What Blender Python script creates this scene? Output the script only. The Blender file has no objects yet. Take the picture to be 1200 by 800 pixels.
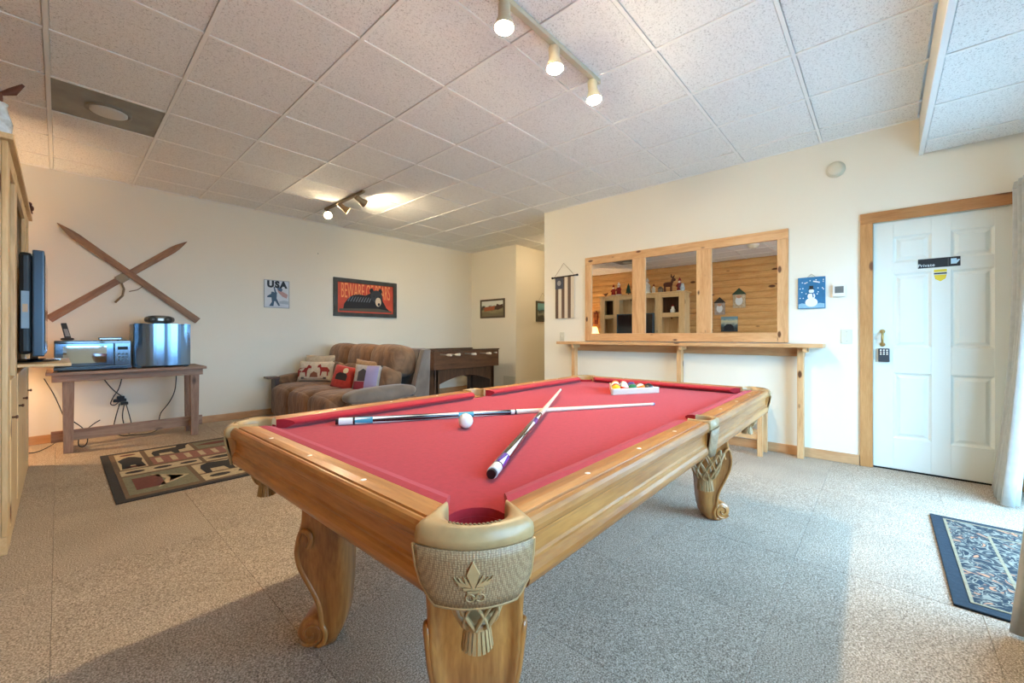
import bpy, bmesh, math, random
from mathutils import Vector, Matrix
random.seed(7)
PI = math.pi
SC = bpy.context.scene
COL = SC.collection

# ---------------------------------------------------------------- camera, world, exposure
CAM_Z = 1.087
cam_d = bpy.data.cameras.new('camera'); cam = bpy.data.objects.new('camera', cam_d); COL.objects.link(cam)
cam.location = (0, 0, CAM_Z); cam.rotation_euler = (PI/2, 0, math.radians(42.14-90))
cam_d.sensor_fit = 'HORIZONTAL'; cam_d.sensor_width = 36; cam_d.lens = 480.6*36/1200
cam_d.shift_y = -6.2/1200; cam_d.clip_start = 0.02; cam_d.clip_end = 100
SC.camera = cam
SC.view_settings.view_transform = 'Standard'; SC.view_settings.look = 'None'
SC.view_settings.gamma = 1.0; SC.view_settings.use_curve_mapping = False
SC.view_settings.exposure = 0.84
SKY = 12.0            # overcast daylight outside
BULB = 610.0          # track light bulbs
BULB_FAR = 820.0
W = bpy.data.worlds.new('sky'); SC.world = W; W.use_nodes = True
bg = W.node_tree.nodes['Background']; bg.inputs[0].default_value = (0.33, 0.65, 1.0, 1); bg.inputs[1].default_value = SKY
def portal(name, x0, x1, z0, z1, y):
    l = bpy.data.lights.new(name, 'AREA'); l.shape = 'RECTANGLE'; l.size = x1-x0; l.size_y = z1-z0
    l.cycles.is_portal = True
    o = bpy.data.objects.new(name, l); COL.objects.link(o); o.location = ((x0+x1)/2, y, (z0+z1)/2)
    o.rotation_euler = (PI/2, 0, 0); o.rotation_euler = (-PI/2, 0, PI)
    return o
portal('daylight_portal', 2.32, 4.12, 0.0, 2.06, -1.0)
portal('daylight_portal', 0.05, 1.65, 0.80, 2.06, -1.0)

# ---------------------------------------------------------------- room numbers (metres, camera stands at x=y=0)
XW = 4.537      # wall with the mirror and the door
YW = 6.313      # wall with the skis
HC = 2.795      # ceiling
XL = -1.15      # log wall
YN = -0.86      # window wall
X2 = 5.73; Y3 = 5.085; YE = 3.496    # corner beyond the wall end
XH = 7.6        # hall end
YS = -0.212; ZS = 2.507              # dropped soffit

# ---------------------------------------------------------------- helpers
def srgb(r, g, b):
    f = lambda c: (c/255/12.92) if c/255 <= 0.04045 else ((c/255+0.055)/1.055)**2.4
    return (f(r), f(g), f(b), 1)

class MB:
    def __init__(s): s.v = []; s.f = []; s.sm = []
    def add(s, vs, fs, smooth=False):
        b = len(s.v); s.v += [tuple(p) for p in vs]; s.f += [tuple(i+b for i in q) for q in fs]; s.sm += [smooth]*len(fs); return s
    def box(s, x0, y0, z0, x1, y1, z1):
        x0, x1 = min(x0, x1), max(x0, x1); y0, y1 = min(y0, y1), max(y0, y1); z0, z1 = min(z0, z1), max(z0, z1)
        v = [(x, y, z) for z in (z0, z1) for y in (y0, y1) for x in (x0, x1)]
        return s.add(v, [(0,2,3,1),(4,5,7,6),(0,1,5,4),(2,6,7,3),(0,4,6,2),(1,3,7,5)])
    def hexa(s, b, t):      # bottom quad, top quad (ccw from above)
        return s.add(list(b)+list(t), [(3,2,1,0),(4,5,6,7),(0,1,5,4),(1,2,6,5),(2,3,7,6),(3,0,4,7)])
    def prism(s, poly, c0, c1, fr=lambda a,b,c:(a,b,c), smooth=False):
        ar = sum(poly[i][0]*poly[(i+1)%len(poly)][1]-poly[(i+1)%len(poly)][0]*poly[i][1] for i in range(len(poly)))
        if ar < 0: poly = poly[::-1]
        n = len(poly); v = [fr(a,b,c0) for a,b in poly]+[fr(a,b,c1) for a,b in poly]
        s.add(v, [tuple(range(n-1,-1,-1)), tuple(range(n,2*n))]);
        base = len(s.v)-2*n
        for i in range(n):
            j = (i+1)%n; s.f.append((base+i, base+j, base+n+j, base+n+i)); s.sm.append(smooth)
        return s
    def tube(s, pts, r, n=8, cap=True, flat=1.0):
        P = [Vector(p) for p in pts]; m = len(P); R = r if isinstance(r, (list, tuple)) else [r]*m
        T = [(P[min(i+1,m-1)]-P[max(i-1,0)]).normalized() for i in range(m)]
        up = Vector((0,0,1)) if abs(T[0].z) < 0.9 else Vector((1,0,0))
        N = (up - T[0]*up.dot(T[0])).normalized(); vs = []
        for i in range(m):
            N = (N - T[i]*N.dot(T[i])); N = N.normalized() if N.length > 1e-6 else T[i].orthogonal().normalized()
            B = T[i].cross(N)
            for k in range(n):
                a = 2*PI*k/n; vs.append(P[i]+(N*math.cos(a)*flat+B*math.sin(a))*R[i])
        fs = [(i*n+k, i*n+(k+1)%n, (i+1)*n+(k+1)%n, (i+1)*n+k) for i in range(m-1) for k in range(n)]
        s.add(vs, fs, True)
        if cap: s.add([vs[k] for k in range(n)], [tuple(range(n-1,-1,-1))]); s.add([vs[(m-1)*n+k] for k in range(n)], [tuple(range(n))])
        return s
    def lathe(s, prof, n=20, c=(0,0,0), mat=None, smooth=True, sx=1, sy=1):
        M = mat or Matrix.Identity(3); c = Vector(c); vs = []
        for r, z in prof:
            for k in range(n):
                a = 2*PI*k/n; vs.append(c + M @ Vector((r*math.cos(a)*sx, r*math.sin(a)*sy, z)))
        m = len(prof)
        fs = [(i*n+k, i*n+(k+1)%n, (i+1)*n+(k+1)%n, (i+1)*n+k) for i in range(m-1) for k in range(n)]
        s.add(vs, fs, smooth)
        if prof[0][0] > 1e-5: s.add([vs[k] for k in range(n)], [tuple(range(n-1,-1,-1))])
        if prof[-1][0] > 1e-5: s.add([vs[(m-1)*n+k] for k in range(n)], [tuple(range(n))])
        return s
    def puff(s, c, h, e=0.45, e2=None, n=14, M=None):     # soft cushion: superellipsoid with half sizes h
        e2 = e2 or e; vs = []; M = M or Matrix.Identity(3); c = Vector(c)
        pw = lambda t, k: math.copysign(abs(t)**k, t)
        nu, nv = 2*n, n
        for j in range(nv+1):
            ph = -PI/2+PI*j/nv
            for i in range(nu):
                th = 2*PI*i/nu
                vs.append(c+M@Vector((h[0]*pw(math.cos(ph),e2)*pw(math.cos(th),e), h[1]*pw(math.cos(ph),e2)*pw(math.sin(th),e), h[2]*pw(math.sin(ph),e2))))
        fs = [(j*nu+i, j*nu+(i+1)%nu, (j+1)*nu+(i+1)%nu, (j+1)*nu+i) for j in range(nv) for i in range(nu)]
        return s.add(vs, fs, True)
    def strip(s, rows, closed=False, smooth=True):
        n = len(rows[0]); vs = [p for r in rows for p in r]; m = len(rows); fs = []
        for i in range(m if closed else m-1):
            for k in range(n-1):
                a = i*n+k; b = ((i+1)%m)*n+k; fs.append((a, b, b+1, a+1))
        return s.add(vs, fs, smooth)

def link(o, parent=None):
    COL.objects.link(o)
    if parent: o.parent = parent
    return o
def obj(name, mb, mat, parent=None, loc=None, rot=None, bevel=0, seg=2, smooth=None, weld=False, solid=0, subd=0):
    me = bpy.data.meshes.new(name); me.from_pydata(mb.v, [], mb.f)
    for p, sm in zip(me.polygons, mb.sm): p.use_smooth = sm if smooth is None else smooth
    bm = bmesh.new(); bm.from_mesh(me)
    if weld: bmesh.ops.remove_doubles(bm, verts=bm.verts, dist=1e-5)
    bmesh.ops.recalc_face_normals(bm, faces=bm.faces)
    if bevel:
        ed = [e for e in bm.edges if len(e.link_faces) == 2 and e.calc_face_angle(0) > 0.6]
        bmesh.ops.bevel(bm, geom=ed, offset=bevel, segments=seg, affect='EDGES', profile=0.6, clamp_overlap=True)
    bm.to_mesh(me); bm.free()
    me.materials.append(mat); o = bpy.data.objects.new(name, me)
    if loc: o.location = loc
    if rot: o.rotation_euler = rot
    if solid:
        m = o.modifiers.new('t', 'SOLIDIFY'); m.thickness = solid; m.offset = 0
    if subd:
        m = o.modifiers.new('s', 'SUBSURF'); m.levels = subd; m.render_levels = subd
    return link(o, parent)
def tag(o, label, cat, group=None):
    o['label'] = label; o['category'] = cat
    if group: o['group'] = group
    return o
def thing(name, label, cat, loc=(0,0,0), rz=0, group=None, rot=None):
    o = bpy.data.objects.new(name, None); o.empty_display_size = 0.1; COL.objects.link(o)
    o.location = loc; o.rotation_euler = rot or (0, 0, rz); return tag(o, label, cat, group)
def structure(o, label=None):
    o['kind'] = 'structure'
    if label: o['label'] = label
    return o
def copy_tree(o, parent=None):
    c = o.copy(); COL.objects.link(c); c.parent = parent
    for ch in o.children: copy_tree(ch, c)
    return c
def txt(name, body, size, loc, rot, mat, parent, ext=0.0006, align='CENTER', sx=1.0, spacing=1.0, off=0.0):
    cu = bpy.data.curves.new(name, 'FONT'); cu.body = body; cu.size = size; cu.extrude = ext; cu.align_x = align; cu.align_y = 'CENTER'
    cu.space_character = spacing; cu.offset = off; cu.resolution_u = 3
    cu.materials.append(mat); tmp = bpy.data.objects.new(name+'_tmp', cu); COL.objects.link(tmp)
    me = bpy.data.meshes.new_from_object(tmp.evaluated_get(bpy.context.evaluated_depsgraph_get())); me.name = name; bpy.data.objects.remove(tmp)
    if not me.materials: me.materials.append(mat)
    o = bpy.data.objects.new(name, me); o.location = loc; o.rotation_euler = rot; o.scale = (sx, 1, 1)
    return link(o, parent)
RR = (PI/2, 0, -PI/2)     # text on the mirror wall
RS = (PI/2, 0, 0)         # text on the ski wall
RWD = (PI/2, 0, PI/2)     # text on the log wall
fR = lambda a,b,c: (-c,-a,b)     # a right, b up, c towards viewer, mirror wall
fS = lambda a,b,c: (a,-c,b)      # ski wall
fW = lambda a,b,c: (c,a,b)       # log wall
def rect(a0,b0,a1,b1): return [(a0,b0),(a1,b0),(a1,b1),(a0,b1)]
def ell(a,b,ra,rb,n=20,t0=0,t1=2*PI): return [(a+ra*math.cos(t0+(t1-t0)*i/n), b+rb*math.sin(t0+(t1-t0)*i/n)) for i in range(n if abs(t1-t0-2*PI)<1e-6 else n+1)]
def rotM(ax, ang): return Matrix.Rotation(ang, 3, ax)

# ---------------------------------------------------------------- materials
MATS = {}
def new_mat(name):
    m = bpy.data.materials.new(name); m.use_nodes = True; nt = m.node_tree
    return m, nt, nt.nodes['Principled BSDF']
def N(nt, t, **kw):
    n = nt.nodes.new(t)
    for k, v in kw.items():
        if k in ('inputs',):
            for i, x in v.items(): n.inputs[i].default_value = x
        else: setattr(n, k, v)
    return n
def ramp(nt, fac, stops):
    r = nt.nodes.new('ShaderNodeValToRGB'); el = r.color_ramp.elements
    while len(el) < len(stops): el.new(0.5)
    for e, (p, c) in zip(el, stops): e.position = p; e.color = c
    nt.links.new(fac, r.inputs[0]); return r
def bump(nt, h, bsdf, strength=0.3, dist=0.01):
    b = nt.nodes.new('ShaderNodeBump'); b.inputs['Strength'].default_value = strength; b.inputs['Distance'].default_value = dist
    nt.links.new(h, b.inputs['Height']); nt.links.new(b.outputs[0], bsdf.inputs['Normal']); return b
def coords(nt, scale=(1,1,1), rnd=0.0, src='Object'):
    tc = nt.nodes.new('ShaderNodeTexCoord'); mp = nt.nodes.new('ShaderNodeMapping'); mp.inputs['Scale'].default_value = scale
    out = tc.outputs[src]
    if rnd:
        oi = nt.nodes.new('ShaderNodeObjectInfo'); ml = N(nt, 'ShaderNodeMath', operation='MULTIPLY', inputs={1: rnd}); nt.links.new(oi.outputs['Random'], ml.inputs[0])
        ad = N(nt, 'ShaderNodeVectorMath', operation='ADD'); nt.links.new(out, ad.inputs[0]); nt.links.new(ml.outputs[0], ad.inputs[1]); out = ad.outputs[0]
    nt.links.new(out, mp.inputs[0]); return mp.outputs[0]
def plain(name, col, rough=0.5, metal=0.0, spec=0.5, noise=0.0, nscale=40, coat=0.0, sheen=0.0, bmp=0.0):
    m, nt, b = new_mat(name); b.inputs['Base Color'].default_value = col; b.inputs['Roughness'].default_value = rough
    b.inputs['Metallic'].default_value = metal; b.inputs['Specular IOR Level'].default_value = spec; b.inputs['Coat Weight'].default_value = coat
    if sheen: b.inputs['Sheen Weight'].default_value = sheen
    if noise or bmp:
        v = coords(nt); n = N(nt, 'ShaderNodeTexNoise', inputs={'Scale': nscale, 'Detail': 4}); nt.links.new(v, n.inputs[0])
        if noise:
            d = tuple(c*(1-noise) for c in col[:3])+(1,); l = tuple(min(1, c*(1+noise)) for c in col[:3])+(1,)
            r = ramp(nt, n.outputs[0], [(0.3, d), (0.7, l)]); nt.links.new(r.outputs[0], b.inputs['Base Color'])
        if bmp: bump(nt, n.outputs[0], b, bmp, 0.005)
    return m
def wood(name, c1, c2, axis='x', rough=0.4, knots=0.0, scale=1.0, coat=0.0, knotcol=None, src='Object', bmp=0.08, rnd=7.3):
    m, nt, b = new_mat(name); L = nt.links
    k = {'x': (1,9,9), 'y': (9,1,9), 'z': (9,9,1)}[axis]
    v = coords(nt, tuple(q*scale for q in k), rnd, src)
    n1 = N(nt, 'ShaderNodeTexNoise', inputs={'Scale': 2.2, 'Detail': 5, 'Distortion': 0.6}); L.new(v, n1.inputs[0])
    n2 = N(nt, 'ShaderNodeTexNoise', inputs={'Scale': 14, 'Detail': 3}); L.new(v, n2.inputs[0])
    mx = N(nt, 'ShaderNodeMix', data_type='FLOAT', inputs={0: 0.35}); L.new(n1.outputs[0], mx.inputs[2]); L.new(n2.outputs[0], mx.inputs[3])
    r = ramp(nt, mx.outputs[0], [(0.34, c1), (0.66, c2)]); out = r.outputs[0]
    if knots:
        kk = {'x': (0.45,1,1), 'y': (1,0.45,1), 'z': (1,1,0.45)}[axis]
        vk = coords(nt, tuple(q*knots for q in kk), rnd*1.7, src)
        vo = N(nt, 'ShaderNodeTexVoronoi', inputs={'Scale': 1.0, 'Randomness': 1.0}); L.new(vk, vo.inputs[0])
        rk = ramp(nt, vo.outputs[0], [(0.10, (1,1,1,1)), (0.16, (0,0,0,1))])
        mk = N(nt, 'ShaderNodeMix', data_type='RGBA'); L.new(rk.outputs[0], mk.inputs[0]); L.new(out, mk.inputs[6]); mk.inputs[7].default_value = knotcol or tuple(c*0.3 for c in c1[:3])+(1,)
        out = mk.outputs[2]
    L.new(out, b.inputs['Base Color']); b.inputs['Roughness'].default_value = rough; b.inputs['Coat Weight'].default_value = coat; b.inputs['Coat Roughness'].default_value = 0.2
    if bmp: bump(nt, mx.outputs[0], b, bmp, 0.004)
    return m
def emit(name, col, s):
    m, nt, b = new_mat(name); b.inputs['Base Color'].default_value = col; b.inputs['Emission Color'].default_value = col; b.inputs['Emission Strength'].default_value = s; return m

def carpet_mat():
    m, nt, b = new_mat('carpet'); L = nt.links; v = coords(nt, rnd=3.0)
    n = N(nt, 'ShaderNodeTexNoise', inputs={'Scale': 190, 'Detail': 3, 'Roughness': 0.7}); L.new(v, n.inputs[0])
    n2 = N(nt, 'ShaderNodeTexNoise', inputs={'Scale': 3.0, 'Detail': 3}); L.new(v, n2.inputs[0])
    r = ramp(nt, n.outputs[0], [(0.34, srgb(112,98,86)), (0.50, srgb(182,164,144)), (0.66, srgb(234,219,199))])
    r2 = ramp(nt, n2.outputs[0], [(0.3, (0.86,0.86,0.86,1)), (0.7, (1,1,1,1))])
    mx = N(nt, 'ShaderNodeMix', data_type='RGBA', blend_type='MULTIPLY', inputs={0: 1.0}); L.new(r.outputs[0], mx.inputs[6]); L.new(r2.outputs[0], mx.inputs[7])
    L.new(mx.outputs[2], b.inputs['Base Color']); b.inputs['Roughness'].default_value = 0.95; b.inputs['Specular IOR Level'].default_value = 0.1
    bump(nt, n.outputs[0], b, 0.5, 0.006); return m
def tile_mat():
    m, nt, b = new_mat('ceiling_tile'); L = nt.links; v = coords(nt, rnd=5.0)
    n = N(nt, 'ShaderNodeTexNoise', inputs={'Scale': 120, 'Detail': 2, 'Roughness': 0.6, 'Distortion': 1.2}); L.new(v, n.inputs[0])
    r = ramp(nt, n.outputs[0], [(0.35, srgb(196,197,196)), (0.45, srgb(244,246,245))])
    L.new(r.outputs[0], b.inputs['Base Color']); b.inputs['Roughness'].default_value = 0.95; b.inputs['Specular IOR Level'].default_value = 0.1
    bump(nt, r.outputs[0], b, 0.15, 0.003); return m
def glass_mat():
    m, nt, b = new_mat('window_glass'); nt.nodes.remove(b); o = nt.nodes['Material Output']
    t = nt.nodes.new('ShaderNodeBsdfTransparent'); g = nt.nodes.new('ShaderNodeBsdfGlossy'); g.inputs['Roughness'].default_value = 0.02
    mx = nt.nodes.new('ShaderNodeMixShader'); mx.inputs[0].default_value = 0.06
    nt.links.new(t.outputs[0], mx.inputs[1]); nt.links.new(g.outputs[0], mx.inputs[2]); nt.links.new(mx.outputs[0], o.inputs[0]); return m
def weave_leather():
    m, nt, b = new_mat('embossed_leather'); L = nt.links
    tc = nt.nodes.new('ShaderNodeTexCoord')
    vo = N(nt, 'ShaderNodeTexVoronoi', inputs={'Scale': 260.0, 'Randomness': 0.3}); L.new(tc.outputs['Object'], vo.inputs[0])
    r = ramp(nt, vo.outputs[0], [(0.2, srgb(184,154,114)), (0.65, srgb(140,110,78))]); L.new(r.outputs[0], b.inputs['Base Color'])
    b.inputs['Roughness'].default_value = 0.45; bp = bump(nt, vo.outputs[0], b, 0.45, 0.002); bp.invert = True; return m
def floral_mat():
    m, nt, b = new_mat('floral_pile'); L = nt.links; v = coords(nt)
    n = N(nt, 'ShaderNodeTexNoise', inputs={'Scale': 11, 'Detail': 1.5, 'Distortion': 2.2}); L.new(v, n.inputs[0])
    vo = N(nt, 'ShaderNodeTexVoronoi', inputs={'Scale': 13.0}, feature='DISTANCE_TO_EDGE')
    ad = N(nt, 'ShaderNodeMix', data_type='VECTOR', inputs={0: 0.12}); L.new(v, ad.inputs[4]); L.new(n.outputs[1], ad.inputs[5]); L.new(ad.outputs[1], vo.inputs[0])
    r1 = ramp(nt, n.outputs[0], [(0.45, srgb(16,28,38)), (0.475, srgb(140,134,118)), (0.525, srgb(140,134,118)), (0.55, srgb(20,38,50))])
    r2 = ramp(nt, vo.outputs[0], [(0.03, srgb(130,122,106)), (0.06, srgb(16,28,40))])
    r3 = ramp(nt, n.outputs[0], [(0.62, (0,0,0,1)), (0.66, (1,1,1,1))])
    mx = N(nt, 'ShaderNodeMix', data_type='RGBA', inputs={0: 0.28}); L.new(r1.outputs[0], mx.inputs[6]); L.new(r2.outputs[0], mx.inputs[7])
    mx2 = N(nt, 'ShaderNodeMix', data_type='RGBA'); L.new(r3.outputs[0], mx2.inputs[0]); L.new(mx.outputs[2], mx2.inputs[6]); mx2.inputs[7].default_value = srgb(176,120,84)
    L.new(mx2.outputs[2], b.inputs['Base Color']); b.inputs['Roughness'].default_value = 0.95; bump(nt, n.outputs[0], b, 0.2, 0.004); return m
def stripes(name, c1, c2, scale, axis='x', rough=0.8):
    m, nt, b = new_mat(name); v = coords(nt); w = N(nt, 'ShaderNodeTexWave', inputs={'Scale': scale, 'Distortion': 0.3}, bands_direction=axis.upper()); nt.links.new(v, w.inputs[0])
    r = ramp(nt, w.outputs[1], [(0.45, c1), (0.55, c2)]); nt.links.new(r.outputs[0], b.inputs['Base Color']); b.inputs['Roughness'].default_value = rough; return m
def scene_paint(name, stops, scale=3.0, rough=0.6):      # small landscape print: bands of colour by height, broken by noise
    m, nt, b = new_mat(name); L = nt.links
    tc = nt.nodes.new('ShaderNodeTexCoord'); sp = nt.nodes.new('ShaderNodeSeparateXYZ'); L.new(tc.outputs['Generated'], sp.inputs[0])
    n = N(nt, 'ShaderNodeTexNoise', inputs={'Scale': scale, 'Detail': 4}); L.new(tc.outputs['Generated'], n.inputs[0])
    a = N(nt, 'ShaderNodeMath', operation='MULTIPLY_ADD', inputs={1: 0.5, 2: -0.25}); L.new(n.outputs[0], a.inputs[0])
    ad = N(nt, 'ShaderNodeMath', operation='ADD'); L.new(sp.outputs[2], ad.inputs[0]); L.new(a.outputs[0], ad.inputs[1])
    r = ramp(nt, ad.outputs[0], stops); L.new(r.outputs[0], b.inputs['Base Color']); b.inputs['Roughness'].default_value = rough; return m
def fabric(name, c1, c2, scale=6, fine=300, rough=0.9, sheen=0.2, bmp=0.3, folds=(1,1,1)):
    m, nt, b = new_mat(name); L = nt.links; v = coords(nt, folds)
    n = N(nt, 'ShaderNodeTexNoise', inputs={'Scale': scale, 'Detail': 4, 'Distortion': 0.5}); L.new(v, n.inputs[0])
    r = ramp(nt, n.outputs[0], [(0.3, c1), (0.7, c2)]); L.new(r.outputs[0], b.inputs['Base Color'])
    b.inputs['Roughness'].default_value = rough; b.inputs['Sheen Weight'].default_value = sheen; bump(nt, n.outputs[0], b, bmp, 0.03); return m

M_wall = plain('wall_paint', srgb(238,233,217), 0.85, spec=0.2, bmp=0.04, nscale=120)
M_carpet = carpet_mat(); M_tile = tile_mat(); M_glass = glass_mat()
M_tee = plain('tee_bar_white', srgb(244,245,243), 0.6)
M_white = plain('white_plastic', srgb(232,230,222), 0.45)
M_doorw = plain('door_paint', srgb(226,228,218), 0.45)
M_ivory = plain('ivory_plastic', srgb(216,212,192), 0.5)
pineA, pineB = srgb(198,146,94), srgb(226,184,134)
M_pinex = wood('pine_x', pineA, pineB, 'x', 0.45, knots=9, knotcol=srgb(96,58,32))
M_piney = wood('pine_y', pineA, pineB, 'y', 0.45, knots=9, knotcol=srgb(96,58,32))
M_pinez = wood('pine_z', pineA, pineB, 'z', 0.45, knots=9, knotcol=srgb(96,58,32))
M_trimx = wood('trim_pine_x', srgb(186,138,92), srgb(212,168,122), 'x', 0.5)
M_trimy = wood('trim_pine_y', srgb(186,138,92), srgb(212,168,122), 'y', 0.5)
M_casez = wood('casing_z', srgb(176,120,66), srgb(206,154,98), 'z', 0.45, knots=7, knotcol=srgb(110,66,36))
M_casey = wood('casing_y', srgb(168,112,62), srgb(196,142,88), 'y', 0.45, knots=4, knotcol=srgb(84,48,26))
M_cabz = wood('cabinet_pine_z', srgb(206,170,118), srgb(230,200,152), 'z', 0.45, knots=5, knotcol=srgb(120,74,42))
M_caby = wood('cabinet_pine_y', srgb(206,170,118), srgb(230,200,152), 'y', 0.45, knots=5, knotcol=srgb(120,74,42))
M_log = wood('log_plank', srgb(202,150,88), srgb(230,184,122), 'y', 0.45, knots=4.5, knotcol=srgb(96,52,24))
M_oakx = wood('oak_x', srgb(146,87,38), srgb(194,133,68), 'x', 0.38, coat=0.18, rnd=2.0)
M_oaky = wood('oak_y', srgb(146,87,38), srgb(194,133,68), 'y', 0.38, coat=0.18, rnd=2.0)
M_oakz = wood('oak_z', srgb(146,87,38), srgb(194,133,68), 'z', 0.28, coat=0.45, rnd=2.0)
M_grayx = wood('weathered_pine_x', srgb(136,102,82), srgb(178,146,122), 'x', 0.6, knots=5)
M_grayz = wood('weathered_pine_z', srgb(130,96,76), srgb(172,140,116), 'z', 0.6, knots=5)
M_ski = wood('old_ski', srgb(112,78,54), srgb(164,126,94), 'x', 0.55)
M_red = fabric('red_felt', srgb(160,22,34), srgb(172,28,40), scale=60, rough=0.95, sheen=0.1, bmp=0.02)
M_leather = plain('tan_leather', srgb(178,144,98), 0.38, noise=0.12, nscale=30)
M_weave = weave_leather()
M_dark = plain('dark_gap', srgb(20,16,14), 0.8)
M_black = plain('black_plastic', srgb(14,15,17), 0.35)
M_gloss = plain('gloss_black', srgb(10,14,20), 0.08, coat=0.6)
M_chrome = plain('dark_chrome', srgb(90,110,130), 0.12, metal=1.0)
M_screen = plain('tv_screen', srgb(8,10,14), 0.1, coat=0.4)
M_silver = plain('silver', srgb(170,168,162), 0.3, metal=0.8)
M_brass = plain('brass', srgb(196,170,110), 0.3, metal=0.9)
M_pearl = plain('pearl_inlay', srgb(240,236,226), 0.3)
M_nickel = plain('brushed_nickel', srgb(158,146,126), 0.4, metal=0.7)
M_mirror = plain('mirror', srgb(238,240,240), 0.0, metal=1.0)
M_cord = plain('cord_black', srgb(26,28,30), 0.5)
M_ballw = plain('cue_ball', srgb(238,234,220), 0.12, coat=0.5)
M_ink = plain('print_black', srgb(24,26,30), 0.6)
M_curtain = fabric('curtain_cloth', srgb(176,178,174), srgb(190,190,184), scale=20, rough=0.9, bmp=0.05)
def C(name, r, g, b, rough=0.7, **k):
    key = (name, r, g, b)
    if key not in MATS: MATS[key] = plain(name, srgb(r,g,b), rough, **k)
    return MATS[key]

# ================================================================ THE ROOM
# floor with carpet tiles
floor = structure(obj('floor', MB().box(XL-.1, YN-.12, -.08, XH+.1, YW+.1, -.008), plain('underlay', srgb(120,108,96), 0.95)), 'beige carpeted floor laid in square carpet tiles')
def grid_cells(x0, x1, y0, y1, gx, gy, p):
    xs = [x0]+[gx+p*k for k in range(-8, 16) if x0+.02 < gx+p*k < x1-.02]+[x1]
    ys = [y0]+[gy+p*k for k in range(-8, 16) if y0+.02 < gy+p*k < y1-.02]+[y1]
    return xs, ys
cache = {}
def cell_obj(name, w, h, t, mat, parent, loc, bev):
    key = (name, round(w,3), round(h,3))
    if key not in cache:
        cache[key] = obj(name, MB().box(-w/2, -h/2, -t, w/2, h/2, 0), mat, parent, loc, bevel=bev, seg=1)
        return cache[key]
    o = cache[key].copy(); COL.objects.link(o); o.location = loc; return o
def hidden_hall(xc, yc):   # rooms that do not exist
    return (xc > XW+.05 and yc < YE-.1) or (xc > X2+.05 and yc > Y3+.05)
xs, ys = grid_cells(XL, XH, YN, YW, -.02, .323, .61)
for i in range(len(xs)-1):
    for j in range(len(ys)-1):
        xc, yc = (xs[i]+xs[i+1])/2, (ys[j]+ys[j+1])/2
        if hidden_hall(xc, yc): continue
        cell_obj('carpet_tile', xs[i+1]-xs[i]-.0006, ys[j+1]-ys[j]-.0006, .012, M_carpet, floor, (xc, yc, random.uniform(-.001, 0)), .0016)

# suspended ceiling
ceiling = structure(obj('ceiling', MB().box(XL-.1, YN-.12, HC+.03, XH+.1, YW+.1, HC+.1), M_tee), 'suspended ceiling of white fissured tiles')
xs, ys = grid_cells(XL, XH, YS, YW, .562, .405, .6105)
VENT = None
for i in range(len(xs)-1):
    for j in range(len(ys)-1):
        xc, yc = (xs[i]+xs[i+1])/2, (ys[j]+ys[j+1])/2
        if hidden_hall(xc, yc): continue
        if abs(xc-.26) < .2 and abs(yc-4.35) < .2: VENT = (xc, yc, xs[i+1]-xs[i], ys[j+1]-ys[j]); continue
        t = cell_obj('ceiling_tile', xs[i+1]-xs[i]-.026, ys[j+1]-ys[j]-.026, -.02, M_tile, ceiling, (xc, yc, HC+.004), .003)
for x in xs[1:-1]:
    y0 = YS if x < XW else YE
    y1 = YW if x < X2 else Y3
    obj('tee_bar', MB().box(x-.011, y0, HC-.001, x+.011, y1, HC+.012), M_tee, ceiling)
for y in ys[1:-1]:
    x1 = XW if y < YE else (X2 if y > Y3 else XH)
    obj('tee_bar', MB().box(XL, y-.010, HC, x1, y+.010, HC+.012), M_tee, ceiling)
obj('wall_angle', MB().box(XW-.02, YS, HC-.001, XW, YE, HC+.012).box(XL, YW-.02, HC-.001, X2, YW, HC+.012), M_tee, ceiling)
# soffit
soffit = structure(obj('ceiling_soffit', MB().box(XL, YN, ZS+.03, XW, YS-.004, ZS+.2), M_tee), 'dropped ceiling soffit above the glass door')
obj('soffit_face', MB().box(XL, YS-.012, ZS+.006, XW, YS+.002, HC), plain('soffit_paint', srgb(228,226,214), .8), soffit)
obj('edge_angle', MB().box(XL, YS-.022, ZS-.002, XW, YS+.006, ZS+.022), M_tee, soffit, bevel=.002)
sx = [XL]+[3.63-.6105*k for k in range(7, -2, -1) if 3.63-.6105*k < XW-.1]+[XW]
for i in range(len(sx)-1):
    cell_obj('soffit_tile', sx[i+1]-sx[i]-.024, YS-YN-.03, -.02, M_tile, soffit, ((sx[i]+sx[i+1])/2, (YS+YN)/2-.01, ZS+.004), .003)
for x in sx[1:-1]: obj('tee_bar', MB().box(x-.011, YN, ZS, x+.011, YS-.02, ZS+.012), M_tee, soffit)

# walls
wl = structure(obj('wall_left', MB().box(XL, YW, 0, X2, YW+.1, HC+.03), M_wall), 'cream wall carrying the crossed skis')
DY0, DY1, DZ = -.724, .062, 2.021
wr = structure(obj('wall_right', MB().box(XW, DY1, 0, XW+.12, YE, HC+.03).box(XW, DY0, DZ, XW+.12, DY1, HC+.03).box(XW, YN-.12, 0, XW+.12, DY0, HC+.03), M_wall), 'cream wall with the long mirror and white door')
wf = structure(obj('wall_far', MB().box(X2, Y3, 0, X2+.1, YW+.1, HC+.03), M_wall), 'short cream wall behind the foosball table')
wh = structure(obj('wall_hall', MB().box(X2+.1, Y3, 0, XH+.1, Y3+.1, HC+.03).box(XH, YE-.1, 0, XH+.1, Y3, HC+.03).box(XW+.12, YE-.1, 0, XH, YE, HC+.03), M_wall), 'cream hallway walls around the corner')
G0, G1, GZ = 2.32, 4.12, 2.06     # glass door
V0, V1, VZ0, VZ1 = 0.05, 1.65, .80, 2.06
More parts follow.
